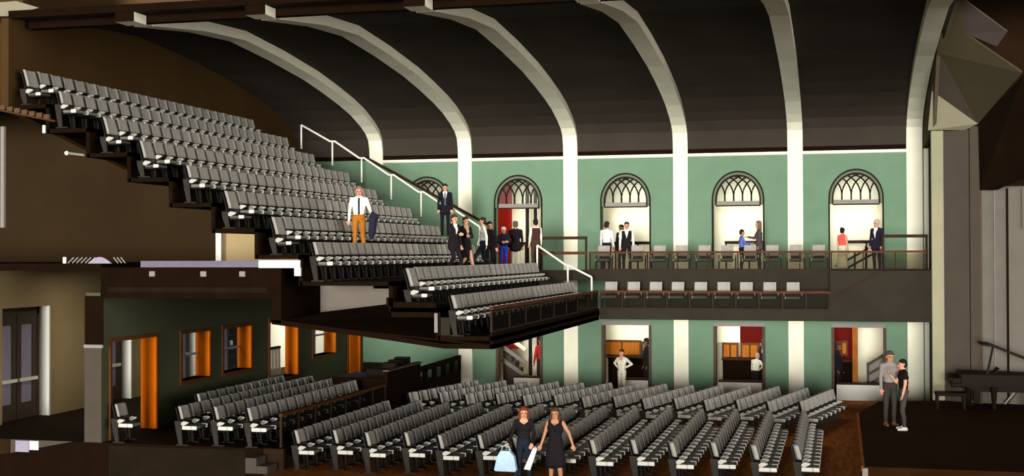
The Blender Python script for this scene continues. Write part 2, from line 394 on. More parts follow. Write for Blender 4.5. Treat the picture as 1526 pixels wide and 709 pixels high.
for k in range(6): MB().box(-.6+.16*k,-.44+.16*k,.3,.9,0,1.5-.24*k).obj('step', M['greypanel'], t)
for i,x in enumerate((1.98,2.3)):
    slender('corridor_post', ['dark post in the leftmost lower doorway, nearer the stairs','dark post in the leftmost lower doorway, nearer the red-topped person'][i], x, 2.0, FL, -1.0, M['bronze'], .12)
# ------------------------------------------------------------------ left lobby wall with orange reveals
OPS = [(-17.5,-15.3,-4.1,-1.66,0),(-13.95,-12.3,-2.98,-1.68,0),(-11.45,-9.6,-2.98,-1.68,0),(-8.25,-6.05,-3.5,-1.6,.15),(-4.75,-2.7,-3.02,-1.7,0),(-1.45,-.25,-4.0,-1.75,0)]
struct(opening_wall(YC, 0, -4.1, -.42, OPS, lambda a,t,z: (-4.1-.45*t, a, z)).obj('wall_left', M['shadedgreen']))
for n,(y0,y1,z0,z1,ri) in enumerate(OPS):
    d = sthing(('door_%d' if n in (0,3,5) else 'window_%d') % (n+6))
    w = .09; g = MB()
    g.box(-4.56,-4.06,y0-w,y0,z0-(w if n not in (0,5) else 0),z1+w); g.box(-4.12,-4.06,y1,y1+w,z0-(w if n not in (0,5) else 0),z1+w)
    g.box(-4.56,-4.06,y0,y1,z1,z1+w)
    if n not in (0,5): g.box(-4.56,-4.05,y0,y1,z0-w,z0)
    g.obj('casing', M['casing'], d)
    MB().box(-4.54,-4.09,y1-.02,y1+.005,z0,z1).obj('reveal', M['orange'], d)
    if n in (1,2,4):
        f = MB(); ym = (y0+y1)/2
        f.box(-4.5,-4.44,ym-.03,ym+.03,z0,z1); f.box(-4.5,-4.44,y0,y1,(z0+z1)/2-.03,(z0+z1)/2+.03)
        f.obj('glazing_bar', M['lavender'], d); MB().box(-4.48,-4.47,y0,y1,z0,z1).obj('pane', M['clear'], d)
t = thing('balustrade', 'white balustrade with dark gaps below the bright lobby opening', 'railing', (-4.75,-7.15,-3.5))
MB().box(-.05,.05,-1.1,1.1,0,.22).obj('base_rail', M['white'], t)
MB().box(-.05,.05,-1.1,1.1,.86,.94).obj('handrail', M['bronze'], t)
for k in range(9): MB().box(-.03,.03,-1.02+.25*k,-.9+.25*k,.22,.86).obj('baluster', M['white'], t)
# lobby
g = MB().box(-14, .72, YC, -6.6, -4.75, -4.1); g.box(-14,-.45,-6.6,9,-4.75,-4.1)
struct(g.obj('floor_lobby', M['lobbyfloor']))
DO = [(-15.55,-13.4,-4.1,-.95,0),(-11.1,-8.95,-4.1,-.95,0),(-6.65,-4.5,-4.1,-.95,0)]
struct(MB().box(-8.8,-8.6,-.3,9,-4.1,.12).obj('wall_lobby_white', M['white'])); struct(MB().box(-8.6,-4.6,8,8.2,-4.1,.12).obj('wall_lobby_end', M['white'])); struct(MB().box(-14,-4.55,-6,9,.12,.3).obj('ceiling_lobby', M['white']))
struct(opening_wall(-22, -.3, -4.1, .12, DO, lambda a,t,z: (-8.6-.5*t, a, z)).obj('wall_lobby', M['cream']))
for n,(y0,y1,z0,z1,_) in enumerate(DO):
    d = sthing('door_%d' % (n+20))
    MB().box(-9.08,-8.58,y1-.03,y1+.04,z0,z1).obj('reveal', M['white'], d)
    f = MB().box(-8.98,-8.9,y0,y1,z1-.22,z1); f.box(-8.98,-8.9,y0,y0+.12,z0,z1); f.box(-8.98,-8.9,y1-.15,y1,z0,z1); f.obj('door_frame', M['doorleaf'], d)
    ym = (y0+y1)/2
    for j,(p,q) in enumerate(((y0+.12,ym-.02),(ym+.02,y1-.15))):
        lf = MB(); lf.box(-8.97,-8.91,p,p+.2,z0,z1-.22); lf.box(-8.97,-8.91,q-.2,q,z0,z1-.22); lf.box(-8.97,-8.91,p+.2,q-.2,z0,z0+.45); lf.box(-8.97,-8.91,p+.2,q-.2,z1-.5,z1-.22)
        l = lf.obj('door_leaf', M['doorleaf'], d)
        MB().box(-8.95,-8.93,p+.2,q-.2,z0+.45,z1-.5).obj('glass_light', M['lavender'], l)
        MB().bar((-8.86,p+.04,-3.0),(-8.86,q-.04,-3.0),.06,.09).obj('push_bar', M['plaster'], l)
t = thing('bookcase', 'dark bookcase with pale items seen through the second orange-edged window', 'shelf', (-8.4,-1.9,-4.1))
b_ = MB().box(-.2,-.15,-.85,.85,0,2.6)
for y in (-.85,-.02,.8): b_.box(-.2,.15,y,y+.05,0,2.6)
for k in range(7): b_.box(-.2,.15,-.85,.85,.4*k,.4*k+.05)
b_.obj('case', M['black'], t)
for y,z in ((-.62,2.07),(-.62,1.25),(.1,1.25),(.35,1.65)): MB().bbox(-.1,.1,y,y+.2,z,z+.17,.02).obj('item', M['white'], t)
# upper lobby: slab, walls, strips
s = MB().box(-14,-4.14,YC,-6,.12,.30); s.box(-4.14,.42,YC,-6,-.55,.20); s.box(.42,.66,YC,-6,-1.12,.20)
struct(s.obj('floor_upper_lobby', M['black']))
struct(MB().box(-3.95,.30,YC-.012,YC,-.40,-.28).obj('trim_13', M['cutface']))
struct(MB().prism([(-14,.30),(-3.85,.30),(-3.85,2.55),(-6.6,4.05),(-6.97,4.2),(-6.97,6.2),(-14,6.2)], 1, -12.1, -11.9).obj('wall_upper_lobby', M['brownwall']))
struct(MB().box(-3.85,-3.68,-12.4,-11.9,.30,2.3).obj('trim_14', M['white']))
struct(MB().box(-3.68,-1.2,-12.1,-11.9,.30,1.25).obj('wall_upper_lobby_cream', M['cream']))
struct(MB().box(-14,-6.96,-17,-16.8,4.35,13).obj('wall_far_left', M['rearwall']))
struct(MB().box(-3.03,.10,YC-.03,YC+.12,.205,.36).obj('trim_15', M['lavdark']))
struct(MB().box(.10,1.16,YC-.04,YC+.12,.19,.37).obj('trim_16', M['lavwhite']))
struct(MB().box(1.02,1.18,YC-.05,YC+.10,.0,.19).obj('trim_17', M['white']))
for i,(x,w) in enumerate(((-2.72,.15),(-1.35,.15),(-.33,.15))):
    tag(MB().bbox(x-w/2,x+w/2,YC-.05,YC+.0,-.02,.11,.01).obj('joist_end', M['greytrim']), ['pale joist end under the lavender floor strip, leftmost of three','pale joist end under the lavender floor strip, middle of three','pale joist end under the lavender floor strip, rightmost of three'][i], 'beam')
# fanlight head lying along the slab edge
t = thing('fanlight', 'low arched fanlight with grey lens set on the lobby floor edge', 'window', (-4.25,YC-.02,.30))
g = MB(); pts = [(-.55+1.1*i/12, 0, .16*math.sin(PI*i/12)) for i in range(13)]
MB().prism([(p[0]*.6+.1,p[2]) for p in pts], 1, -.02, .02).obj('lens', M['lavender'], t)
for k in range(6):
    x = -.78+.12*k; MB().bar((x,0,.01),(x+.16,0,.15),.03,.025).obj('bar', M['greytrim'], t)
for k in range(3):
    x = .5+.1*k; MB().bar((x+.1,0,.01),(x-.02,0,.15),.03,.025).obj('bar', M['greytrim'], t)
MB().bbox(-.92,-.84,-.03,.03,0,.16,.01).obj('end_block', M['white'], t)
# odds at the far left
tag(MB().bbox(-6.95,-6.85,YC-.05,YC+.05,1.2,3.75,.01).obj('vertical_pipe', M['greytrim']), 'pale vertical pipe at the far left of the cut', 'pipe')
t = thing('notched_beam', 'grey notched beam below the top balcony row, far left', 'beam', (-6.4,YC,3.98))
for k in range(9): MB().bbox(-1.0+.21*k,-.84+.21*k,-.05,.05,.28-.045*k,.40-.045*k,.01).obj('block', M['attic'], t)
MB().bar((-1.05,0,.28),(1.0,0,-.14),.08,.05).obj('rail', M['rearwall'], t)
tag(MB().bbox(-5.75,-5.68,YC-.05,YC+.02,3.55,3.75,.01).obj('bracket', M['white']), 'small white bracket under the second balcony row', 'bracket')
t = thing('pipe_stub', 'short pale pipe stub beside the third balcony row', 'pipe', (-4.95,YC,2.98))
MB().tube([(-.12,0,.06),(.35,0,.0)], .03).obj('tube', M['greytrim'], t); MB().ell((-.14,0,.06),(.055,.055,.055)).obj('end_cap', M['white'], t)
# cut end of the lobby wall and the lit space under the lobby
struct(MB().box(-4.57,-4.10,YC-.03,YC,-4.1,-1.78).obj('trim_18', M['greypanel'])); struct(MB().box(-4.58,-4.06,YC-.05,YC+.0,-1.78,-1.70).obj('trim_19', M['greytrim']))
struct(MB().box(-4.57,-4.06,YC-.02,YC,-1.70,-.5).obj('trim_20', M['black']))
struct(MB().prism([(-14,-5.6),(.2,-5.6),(.2,-4.1),(-4.9,-4.1),(-6.9,-4.48),(-14,-5.2)], 1, YC-.02, YC).obj('wall_cut', M['black']))
struct(MB().box(-3.9,-.25,YC-.03,YC-.02,-5.6,-4.16).obj('trim_21', M['cutface']))
struct(MB().prism([(-6.65,-4.10),(-4.9,-4.10),(-6.65,-4.44)], 1, YC-.03, YC-.005).obj('trim_22', M['greypanel']))
struct(MB().box(-6.5,-6.12,YC-.05,YC-.03,-4.4,-4.12).obj('trim_23', M['lavender'])); struct(MB().box(-6.1,-5.85,YC-.05,YC-.03,-4.34,-4.12).obj('trim_24', M['lavwhite']))
t = thing('floor_steps', 'two dark grey steps down from the raised seating to the main floor', 'steps', (.3,-18.2,FL))
MB().bbox(-.28,-.0,-.3,.25,0,.36,.01).obj('step', M['greypanel'], t); MB().bbox(.0,.28,-.3,.25,0,.18,.01).obj('step', M['greypanel'], t)
# ------------------------------------------------------------------ balcony: stepped treads
RB = [(-6.47+1.131*i, 5.15-.630*i) for i in range(8)]+[(3.70,.14),(4.85,-.50)]
H = .87
EY = -4.25
tr = MB()
for i,(x,z) in enumerate(RB):
    zf = z-H; x0 = x-.24; x1 = (RB[i+1][0]-.24) if i+1 < len(RB) else 5.87
    tr.box(x0-.06, x1, YC, EY, zf-.10, zf)
    if i: tr.box(x0-.10, x0, YC, EY, zf-.10, RB[i-1][1]-H)
    tr.box(x0-.06, x1, EY, -3.35 if i < 8 else -4.3, zf-.16, zf-.0)
    if i < 7: tr.box(x0+.5, x1+.5, EY+.02, -3.0, zf-.46, zf-.30)
struct(tr.obj('floor_balcony', M['tread']))
# front part of the balcony: soffit, void wall, front fascia
so = MB()
so.prism([(.42,-1.05),(.66,-1.05),(2.8,-1.30),(4.67,-1.55),(5.87,-1.55),(5.87,-1.66),(4.67,-1.66),(2.8,-1.42),(.42,-1.15)], 1, YC, -4.6)
so.box(5.79,5.87,YC,-4.6,-1.64,-1.28)
struct(so.obj('floor_balcony_soffit', M['black']))
struct(MB().prism([(-.6,-1.12),(2.62,-.73),(2.62,-.36),(2.09,-.36),(2.09,-.16),(-.6,-.18)], 1, -15.5, -15.35).obj('wall_void', M['grey']))
struct(MB().box(2.09,4.35,-15.3,-15.2,-1.5,-.86).obj('wall_void_dark', M['black']))
struct(MB().slab([(.45,YC+.03,-1.08),(5.8,YC+.03,-1.56),(4.6,-15.45,-1.0),(2.62,-15.45,-.74),(-.5,-15.45,-1.1)], (0,0,-1), .04).obj('floor_void', M['black']))
struct(MB().box(3.3,3.47,YC,-15.5,-.70,-.5).obj('trim_25', M['black'])); struct(MB().box(3.42,4.5,YC,YC+.06,-.95,-.60).obj('trim_26', M['tread'])); struct(MB().box(4.62,4.84,YC,YC+.05,-1.36,-.95).obj('trim_27', M['fascia']))
tag(MB().bbox(4.47,4.55,YC-.03,YC+.04,-1.30,-.85,.01).obj('conduit', M['greytrim']), 'short pale vertical conduit under the balcony front', 'pipe')
# balcony front railing
def glass_rail(name, label, pts, z0, z1, n, wood_=M['railwood'], gl=M['tint'], hw=.07):
    (xa,ya),(xb,yb) = pts; L = math.hypot(xb-xa,yb-ya)
    t = thing(name, label, 'railing', (xa,ya,z0), math.atan2(yb-ya,xb-xa)); h = z1-z0
    MB().box(0,L,-.045,.045,h-hw,h).obj('handrail', wood_, t)
    MB().box(0,L,-.03,.03,0,.05).obj('base_rail', M['darkrail'], t)
    for i in range(n+1):
        x = L*i/n; x = min(max(x,.03),L-.03); MB().box(x-.025,x+.025,-.025,.025,.05,h-hw).obj('post', M['darkrail'], t)
    for i in range(n):
        MB().box(L*i/n+.035,L*(i+1)/n-.035,-.008,.008,.06,h-hw-.01).obj('glass_panel', gl, t)
    return t
glass_rail('balcony_railing', 'red-brown handrail with smoky glass along the main balcony front', ((5.82,YC),(5.82,-4.66)), -1.30, -.70, 8, gl=M['tint2'])
glass_rail('balcony_railing', 'red-brown handrail with smoky glass before the lower gallery chairs', ((5.90,-4.56),(13.2,-4.56)), -1.30, -.70, 10, gl=M['tint'])
glass_rail('balcony_railing', 'red-brown handrail with smoky glass before the upper gallery chairs', ((5.32,-3.44),(16.2,-3.44)), -.05, .57, 11, gl=M['tint'])
# side gallery slabs
g = MB()
g.box(5.88,13.2,-4.6,-4.50,-1.64,-1.30); g.box(5.88,13.2,-4.50,-3.5,-1.64,-1.35); g.box(5.88,13.2,-3.5,-3.38,-1.64,-.05)
g.box(13.2,16.42,-4.6,-3.38,-1.64,-.05); g.box(5.88,16.42,-3.38,0,-.32,-.15); g.box(3.0,5.88,-3.38,0,-.32,-.15); g.box(3.6,5.88,-3.5,-3.38,-.40,-.05)
g.box(5.88,16.42,-3.38,0,-1.64,-1.5)
struct(g.obj('floor_gallery', M['fascia']))
def guard(name, label, x0, x1, y, zs, posts):
    t = thing(name, label, 'railing', (x0,y,-.05))
    for z in zs: MB().box(0,x1-x0,-.04,.04,z-.05+.05,z+.05+.05).obj('rail', M['darkrail'] if z > .8 else M['railwood'], t)
    for x in posts: MB().box(x-.035,x+.035,-.035,.035,0,max(zs)+.04).obj('post', M['darkrail'], t)
    return t
guard('guard_railing', 'dark two-bar guard railing left of the gallery beside the white handrail', 3.6, 5.26, -3.44, [.52,1.03], [.03,1.62])
guard('guard_railing', 'dark high guard bar at the right end of the gallery', 14.8, 16.2, -3.36, [1.03], [.03,1.36])
t = thing('stair_handrail', 'dark sloping stair handrail on the gallery front at right', 'railing', (13.2,-4.64,-1.0))
MB().bar((0,0,0),(1.55,0,.94),.05,.06).obj('handrail', M['darkrail'], t)
# white aisle handrails
def zig(name, label, P, drop, y, fl=.12):
    t = thing(name, label, 'railing', (P[0][0],y,P[0][1]))
    o = Vector((P[0][0],0,P[0][1])); path = []
    for i,(x,z) in enumerate(P):
        path.append(Vector((x,0,z))-o)
        if 0 < i < len(P)-1: path.append(Vector((x+fl*1.4,0,z+.005))-o)
    MB().tube(path, .035, 8).obj('handrail', M['steelwhite'], t, True)
    for i,(x,z) in enumerate(P):
        p = Vector((x+(fl*.7 if 0 < i < len(P)-1 else 0),0,z))-o
        MB().tube([p, p-Vector((0,0,drop))], .032, 8).obj('post', M['steelwhite'], t, True)
    return t
zig('aisle_handrail', 'white tube handrail climbing the far balcony aisle beside the seat ends', [(-5.19+1.105*i, 5.14-.618*i) for i in range(7)], .86, -3.2)
zig('aisle_handrail', 'white tube handrail dropping from the cross aisle to the front balcony row', [(3.67,.79),(4.68,.10),(5.52,-.28)], .74, -4.05, .05)
struct(MB().prism([(-3.83,-.15),(.92,-.15),(.92,1.52),(-3.83,4.09)], 1, -.30, -.13).obj('wall_stair', M['green']))
t = thing('wall_handrail', 'dark sloping cap rail on the green stair wall behind the white aisle rail', 'railing', (-3.83,-.22,4.14))
MB().bar((0,0,0),(4.75,0,-2.57),.07,.09).obj('handrail', M['darkrail'], t)
for k in range(5): MB().bbox(.28+1*k,.36+1*k,-.05,.05,-.14-.54*(.3+k)+.05,-.02-.54*(.3+k)+.0,.01).obj('bracket', M['darkrail'], t)
# under-balcony glass rail, booth, ramp rail
glass_rail('seating_railing', 'dark glass railing with brown handrail before the under-balcony seats', ((.60,YC+.1),(.60,-10.5)), -4.08, -3.28, 7, gl=M['tint2'])
t = thing('sound_booth', 'black sound control booth with console behind the floor seats', 'booth', (-.3,-8.8,-4.1))
bz = MB().box(.80,.90,-1.5,1.6,-.5,1.15); bz.box(-1.0,.8,1.5,1.6,-.2+.21,1.15); bz.box(-1.0,.8,-1.5,-1.4,.01,.95); bz.obj('parapet', M['black'], t)
MB().box(.76,.94,-1.5,1.62,1.15,1.20).obj('coping', M['doorleaf'], t)
MB().bbox(-1.0,.72,-1.35,.9,.82,.90,.01).obj('desk_top', M['lavender'], t)
MB().box(-.1,.6,-.6,.8,.90,1.12).obj('mixing_console', M['piano'], t)
for k in range(3): MB().bbox(.25,.7,-.2+.55*k,.12+.55*k,1.12,1.30+.04*k,.02).obj('screen', M['piano'], t)
t = thing('ramp_railing', 'dark ramp railing with glazed gaps against the green wall', 'railing', (-.2,-5.5,FL))
MB().bar((0,0,1.22),(0,5.35,1.27),.10,.17).obj('handrail', M['black'], t)
MB().box(-.05,.05,0,5.35,0,.78).obj('low_panel', M['black'], t)
for k in range(6): MB().box(-.05,.05,.0+1.05*k,.32+1.05*k if k < 5 else 5.35,.78,1.2).obj('post', M['black'], t)
for k in range(5): MB().box(-.01,.01,.33+1.05*k,1.04+1.05*k,.79,1.15).obj('glass_panel', M['tint'], t)
# ------------------------------------------------------------------ stage and proscenium
st = MB().prism([(13.96,-18.0),(25,-18.0),(25,-3.0),(16.5,-3.0),(16.45,-4.95),(14.6,-5.6),(13.98,-8.6)], 2, FL, -4.0)
struct(st.obj('floor_stage', M['stage']))
struct(MB().bbox(13.93,14.0,-18.0,-8.6,-4.1,-3.985,.01).obj('trim_28', M['floor']))
struct(MB().bbox(13.95,14.07,-18.1,-18.0,FL,-4.02,.01).obj('trim_29', M['greytrim']))
def vplane(pts, z0, z1, t=.12):
    w = MB()
    for (a,b) in zip(pts[:-1],pts[1:]):
        d = Vector((b[0]-a[0],b[1]-a[1],0)).normalized(); n = Vector((-d.y,d.x,0))
        w.slab([(a[0],a[1],z0),(b[0],b[1],z0),(b[0],b[1],z1 if not callable(z1) else z1(b)),(a[0],a[1],z1 if not callable(z1) else z1(a))], n, t)
    return w
struct(MB().bbox(16.22,16.58,-4.85,-4.55,-4.0,4.22,.02).obj('trim_30', M['column']))
struct(vplane([(16.58,-4.78),(17.28,-5.2)], -4.0, 4.2).obj('wall_proscenium', M['greypanel']))
struct(vplane([(17.28,-5.2),(17.30,-5.24)], -4.0, 4.22, .1).obj('trim_31', M['black']))
struct(vplane([(17.30,-5.24),(17.56,-5.42)], -4.0, 4.28).obj('wall_proscenium_return', M['refl_m']))
struct(MB().box(17.5,26,-5.0,-4.8,2.5,8).obj('wall_proscenium_header', M['portal']))
struct(MB().slab([(17.56,-5.5,2.36),(17.92,-5.7,2.35),(18.5,-8.0,2.62),(19.5,-9.5,2.8),(19.5,-9.7,6.2),(18.3,-9.5,5.25),(17.53,-5.6,4.33)], (1,.35,0), .12).obj('ceiling_portal', M['portal']))
for k,(a,b) in enumerate((((17.58,-5.28),(17.95,-5.31)),((18.0,-5.31),(18.30,-5.34)),((18.37,-5.34),(19.0,-5.4)),((19.03,-5.4),(20.5,-5.5)))):
    f = vplane([a,b], -4.0, 2.45, .06).obj('stage_flat', M['greylight'])
    tag(f, ['pale grey stage flat nearest the proscenium panel','narrow pale grey stage flat, second from the proscenium panel','pale grey stage flat behind the piano','pale grey stage flat at the right edge'][k], 'flat')
struct(MB().box(17.955,17.995,-5.36,-5.28,-4,2.4).obj('trim_32', M['grey'])); struct(MB().box(18.305,18.365,-5.40,-5.28,-4,2.4).obj('trim_33', M['black'])); struct(MB().box(18.72,18.75,-5.42,-5.385,1.2,2.4).obj('trim_34', M['greypanel']))
t = thing('brace', 'diagonal grey brace on the stage flat beneath the piano', 'brace', (18.2,-5.6,-4.0))
MB().bar((0,0,0.03),(.62,0,.82),.04,.05).obj('strut', M['greytrim'], t); MB().bar((.09,0,.03),(.71,0,.82),.03,.03).obj('rail', M['greypanel'], t)
# angled ceiling reflectors
C=(16.14,-4.75,4.25); B=(17.51,-5.6,4.33); Bb=(17.19,-5.2,4.19); A=(16.23,-5.2,5.40); D=(16.37,-6.6,6.32); G=(16.27,-9,7.72); F=(16.93,-8,6.67); F2=(16.85,-9,7.69); E_=(18.26,-9.5,5.3)
def refl(pts, m, label):
    P = [Vector(p) for p in pts]; n = (P[1]-P[0]).cross(P[2]-P[0]).normalized()
    if n.y < 0: n = -n
    o = MB()
    k = len(P); vs = P+[p+n*.06 for p in P]
    o.add(vs, [(0,i,i+1) for i in range(1,k-1)]+[(k,k+i+1,k+i) for i in range(1,k-1)]+[(i,(i+1)%k,k+(i+1)%k,k+i) for i in range(k)])
    return tag(o.obj('ceiling_reflector', m), label, 'panel')
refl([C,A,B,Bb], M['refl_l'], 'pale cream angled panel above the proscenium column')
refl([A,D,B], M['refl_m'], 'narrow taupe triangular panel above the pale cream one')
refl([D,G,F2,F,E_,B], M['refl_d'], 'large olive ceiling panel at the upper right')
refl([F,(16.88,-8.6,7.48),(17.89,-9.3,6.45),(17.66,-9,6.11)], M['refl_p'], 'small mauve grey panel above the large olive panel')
struct(MB().box(16.6,26,-4.45,-4.3,4.0,13).obj('wall_stage_top', M['portal']))
struct(MB().slab([(16.28,-.2,6.5),(16.28,-4.9,7.0),(16.28,-9.2,7.9),(16.28,-9.2,7.3),(16.28,-6.6,6.25),(16.28,-4.75,4.2),(16.28,-.2,4.1)], (1,0,0), .1).obj('wall_gable', M['refl_d']))
# ------------------------------------------------------------------ grand piano and bench
t = thing('grand_piano', 'black grand piano with raised lid at the right of the stage', 'piano', (16.75,-6.3,-4.0))
out = [(.0,-.75),(.0,.75),(.5,.75),(1.0,.72),(1.5,.55),(1.95,.35),(2.4,.05),(2.75,-.2),(2.8,-.5),(2.6,-.75)]
MB().prism([(x+.12,y) for x,y in out], 2, .66, 1.0).obj('case', M['piano'], t)
MB().prism([(.18,.66),(.55,.48),(1.9,.48),(2.25,.66)], 1, -.4,.3).obj('underframe', M['piano'], t)
kb = MB().bbox(-.16,.18,-.72,.72,.62,.76,.03).obj('keybed', M['piano'], t)
MB().box(-.12,.08,-.62,.62,.76,.785).obj('keys', M['ivory'], kb); MB().bbox(-.14,.12,-.75,-.62,.74,.9,.02).obj('cheek', M['piano'], kb); MB().bbox(-.14,.12,.62,.75,.74,.9,.02).obj('cheek', M['piano'], kb)
MB().slab([(.97,-.7,1.80),(.97,.6,1.80),(2.9,.2,1.02),(2.95,-.7,1.0)], (.25,0,1), .05).obj('lid', M['piano'], t)
MB().slab([(.70,-.7,1.83),(.70,.6,1.83),(.965,.6,1.803),(.965,-.7,1.803)], (.15,0,1), .05).obj('front_lid', M['piano'], t)
MB().bar((.84,-.55,1.0),(1.0,-.55,1.80),.06,.06).obj('lid_prop', M['piano'], t)
MB().slab([(1.05,-.35,1.0),(1.05,.35,1.0),(1.18,.35,1.16),(1.18,-.35,1.16)], (1,0,-.3), .03).obj('music_desk', M['piano'], t)
for x,y in ((1.02,-.55),(.42,.55),(2.0,-.4)): MB().tube([(x,y,.0),(x,y,.12),(x,y,.64)], [.07,.06,.10], 8).obj('leg', M['piano'], t)
ly = MB().box(.52,.70,-.12,.12,.12,.5).obj('pedal_lyre', M['piano'], t)
for y in (-.08,0,.08): MB().bbox(.36,.52,y-.02,y+.02,.06,.09,.005).obj('pedal', M['piano'], ly)
t = thing('piano_bench', 'black piano bench in front of the grand piano keys', 'bench', (16.55,-6.9,-4.0))
MB().bbox(-.4,.45,-.28,.28,.38,.48,.025).obj('seat', M['piano'], t)
for x,y in ((-.34,-.22),(.39,-.22),(-.34,.22),(.39,.22)): MB().box(x-.035,x+.035,y-.035,y+.035,0,.38).obj('leg', M['piano'], t)
#SEATS_BEGIN
# ------------------------------------------------------------------ theatre seats (they face local +X)
def backrest_mb(prof, hw):
    m = MB(); N = 6
    def row(off): return [[(x+off+(.07*(2*j/N-1)**2), -hw+2*hw*j/N, z) for j in range(N+1)] for x,z in prof]
    A = row(.035); B = row(-.035)
    W = N+1; K = len(prof); vs = [p for r_ in A for p in r_]+[p for r_ in B for p in r_]; o = K*W; fs = []
    for i in range(K-1):
        for j in range(N):
            fs.append((i*W+j, i*W+j+1, (i+1)*W+j+1, (i+1)*W+j)); fs.append((o+i*W+j, o+(i+1)*W+j, o+(i+1)*W+j+1, o+i*W+j+1))
        fs.append((i*W, (i+1)*W, o+(i+1)*W, o+i*W)); fs.append((i*W+N, o+i*W+N, o+(i+1)*W+N, (i+1)*W+N))
    for j in range(N):
        fs.append((j, o+j, o+j+1, j+1)); t = (K-1)*W; fs.append((t+j, t+j+1, o+t+j+1, o+t+j))
    return m.add(vs, fs)
def pan_mb(z0, z1): return MB().bbox(.10,.49,-.21,.225,z0,z1,.02)
def lit_corner_mb(z0, z1): return MB().bbox(.36,.50,-.25,-.212,z0-.01,z1+.01,.01)  # added strip at the pan's front corner, coloured as if brightly lit
def lit_side_mb(z0, z1): return MB().bbox(.06,.355,-.25,-.212,z0-.01,z1+.01,.01)  # added strip along the row-end pan side, coloured as if lit
def arm_mb(y, z0, z1): return MB().prism([(.12,z0+.02),(.18,z0),(.30,z0+.06),(.31,z1-.02),(.18,z1),(.12,z1-.04)], 1, y-.024, y+.024)
def stand_mb(y, zt, zp):
    m = MB(); m.prism([(-.06,zt),(.12,zt),(.12,zp),(.15,.03),(.05,.03),(-.03,zp)], 1, y-.018, y+.018)
    m.bbox(-.02,.30,y-.03,y+.03,0,.03,.008); return m
def shell_mb(prof, zp):
    m = MB(); q = [(.05,zp-.02)]+[(x-.045,z) for x,z in prof[:-1]]
    for (x0,z0),(x1,z1) in zip(q[:-1],q[1:]):
        m.slab([(x0,-.17,z0),(x0,.17,z0),(x1,.17,z1),(x1,-.17,z1)], (-1,0,-.2), .02)
    m.bbox(.06,.44,-.19,.19,zp-.035,zp,.008); return m
def kind(prof, hw, pz, az, pm):
    p = [('backrest', backrest_mb(prof, hw), M['seat'], True), ('back_shell', shell_mb(prof, pz[0]), M['shell'], False), ('seat_pan', pan_mb(*pz), pm, False),
         ('seat_end_cap', lit_corner_mb(*pz), M['litside'], False), ('armrest', arm_mb(-.275,*az), M['arm'], False), ('standard', stand_mb(-.275,az[1],pz[0]), M['stand'], False)]
    e = [('armrest', arm_mb(.275,*az), M['arm'], False), ('standard', stand_mb(.275,az[1],pz[0]), M['stand'], False)]
    f_ = [('end_panel', lit_side_mb(*pz), M['litside'], False)]
    return p, e, f_
HI = kind([(.055,.49),(.045,.56),(.0,.72),(-.05,.88),(-.062,.91)], .215, (.25,.31), (.29,.41), M['pan'])     # taller back of the seats cut at the row ends
LO = kind([(.025,.63),(.012,.70),(-.02,.82),(-.045,.91),(-.05,.93)], .198, (.39,.46), (.48,.59), M['panlight'])  # every other seat
SM = {id(mb): mb.mesh(n, m, sm) for K_ in (HI,LO) for l in K_ for n,mb,m,sm in l}
ORD = ['','first','second','third','fourth','fifth','sixth','seventh','eighth','ninth','tenth','eleventh','twelfth','thirteenth','fourteenth','fifteenth','sixteenth','seventeenth','eighteenth','nineteenth','twentieth','twenty-first','twenty-second','twenty-third','twenty-fourth','twenty-fifth','twenty-sixth','twenty-seventh']
SEATS = []          # (x,y,z,rot,last,label,group)
def seat_row(x, y0, n, z, rz, lab, grp, dx=0, dy=.55, skip=()):
    for k in range(n):
        if k in skip: continue
        SEATS.append((x+dx*k, y0+dy*k, z, rz, (HI if k == 0 and z > -2 and int(round(x*10)) % 2 == 0 else LO)[0]+(LO[1] if k == n-1 else [])+(LO[2] if k == 0 and z < -3 else []), lab(k+1), grp))
for i,(x,z) in enumerate(RB):
    st0 = YC+.30-(.0 if i % 2 == 0 else .20)+.06
    n = int((EY-.2-st0)/.55)+1
    seat_row(x+.055, st0, n, z-H, 0, lambda k,i=i: 'grey balcony seat, %s from the cut end, %s balcony row from the top' % (ORD[k], ORD[i+1]), 'balcony theatre seats')
for i in range(14):
    st0 = YC+.32+(.22 if i % 2 else 0)
    seat_row(.96+.893*i, st0, 12, FL, 0, lambda k,i=i: 'grey floor seat, %s from the near end, near block, %s row from the back' % (ORD[k], ORD[i+1]), 'near block floor seats')
ca, sa = math.cos(math.radians(12.8)), math.sin(math.radians(12.8))
for i in range(14):
    x0 = .95+.885*i; n = 8 if i < 13 else 7
    seat_row(x0, -9.05+(.25 if i % 2 else 0), n, FL, -math.radians(12.8), lambda k,i=i: 'grey floor seat, %s from the aisle, angled far block, %s row from the back' % (ORD[k], ORD[i+1]), 'far block floor seats', .55*sa, .55*ca)
for i,(x,y,n) in enumerate(((-3.80,YC+.3,1),(-2.95,-15.0,10),(-2.05,YC+.25,15),(-1.15,YC+.35,14),(-.25,YC+.30,13))):
    seat_row(x, y, n, -4.1, 0, lambda k,i=i: 'grey seat under the balcony, %s from the near end, %s row from the wall' % (ORD[k], ORD[i+1]), 'seats under the balcony')
CAMP = Vector((13.5604,-46.4607,.5215))
SEATS.sort(key=lambda s: (Vector(s[:3])-CAMP).length)
def put_seat(s):
    x,y,z,rz,last,lab,grp = s
    t = thing('theatre_seat', lab, 'seat', (x,y,z), rz, grp)
    for n,mb,m,sm in last:
        o = bpy.data.objects.new(n, SM[id(mb)]); COL.objects.link(o); o.parent = t
    return t
for s in SEATS[:300]: put_seat(s)
rest = MB(); ms = [M['seat'],M['shell'],M['arm'],M['stand'],M['pan'],M['litside'],M['panlight']]
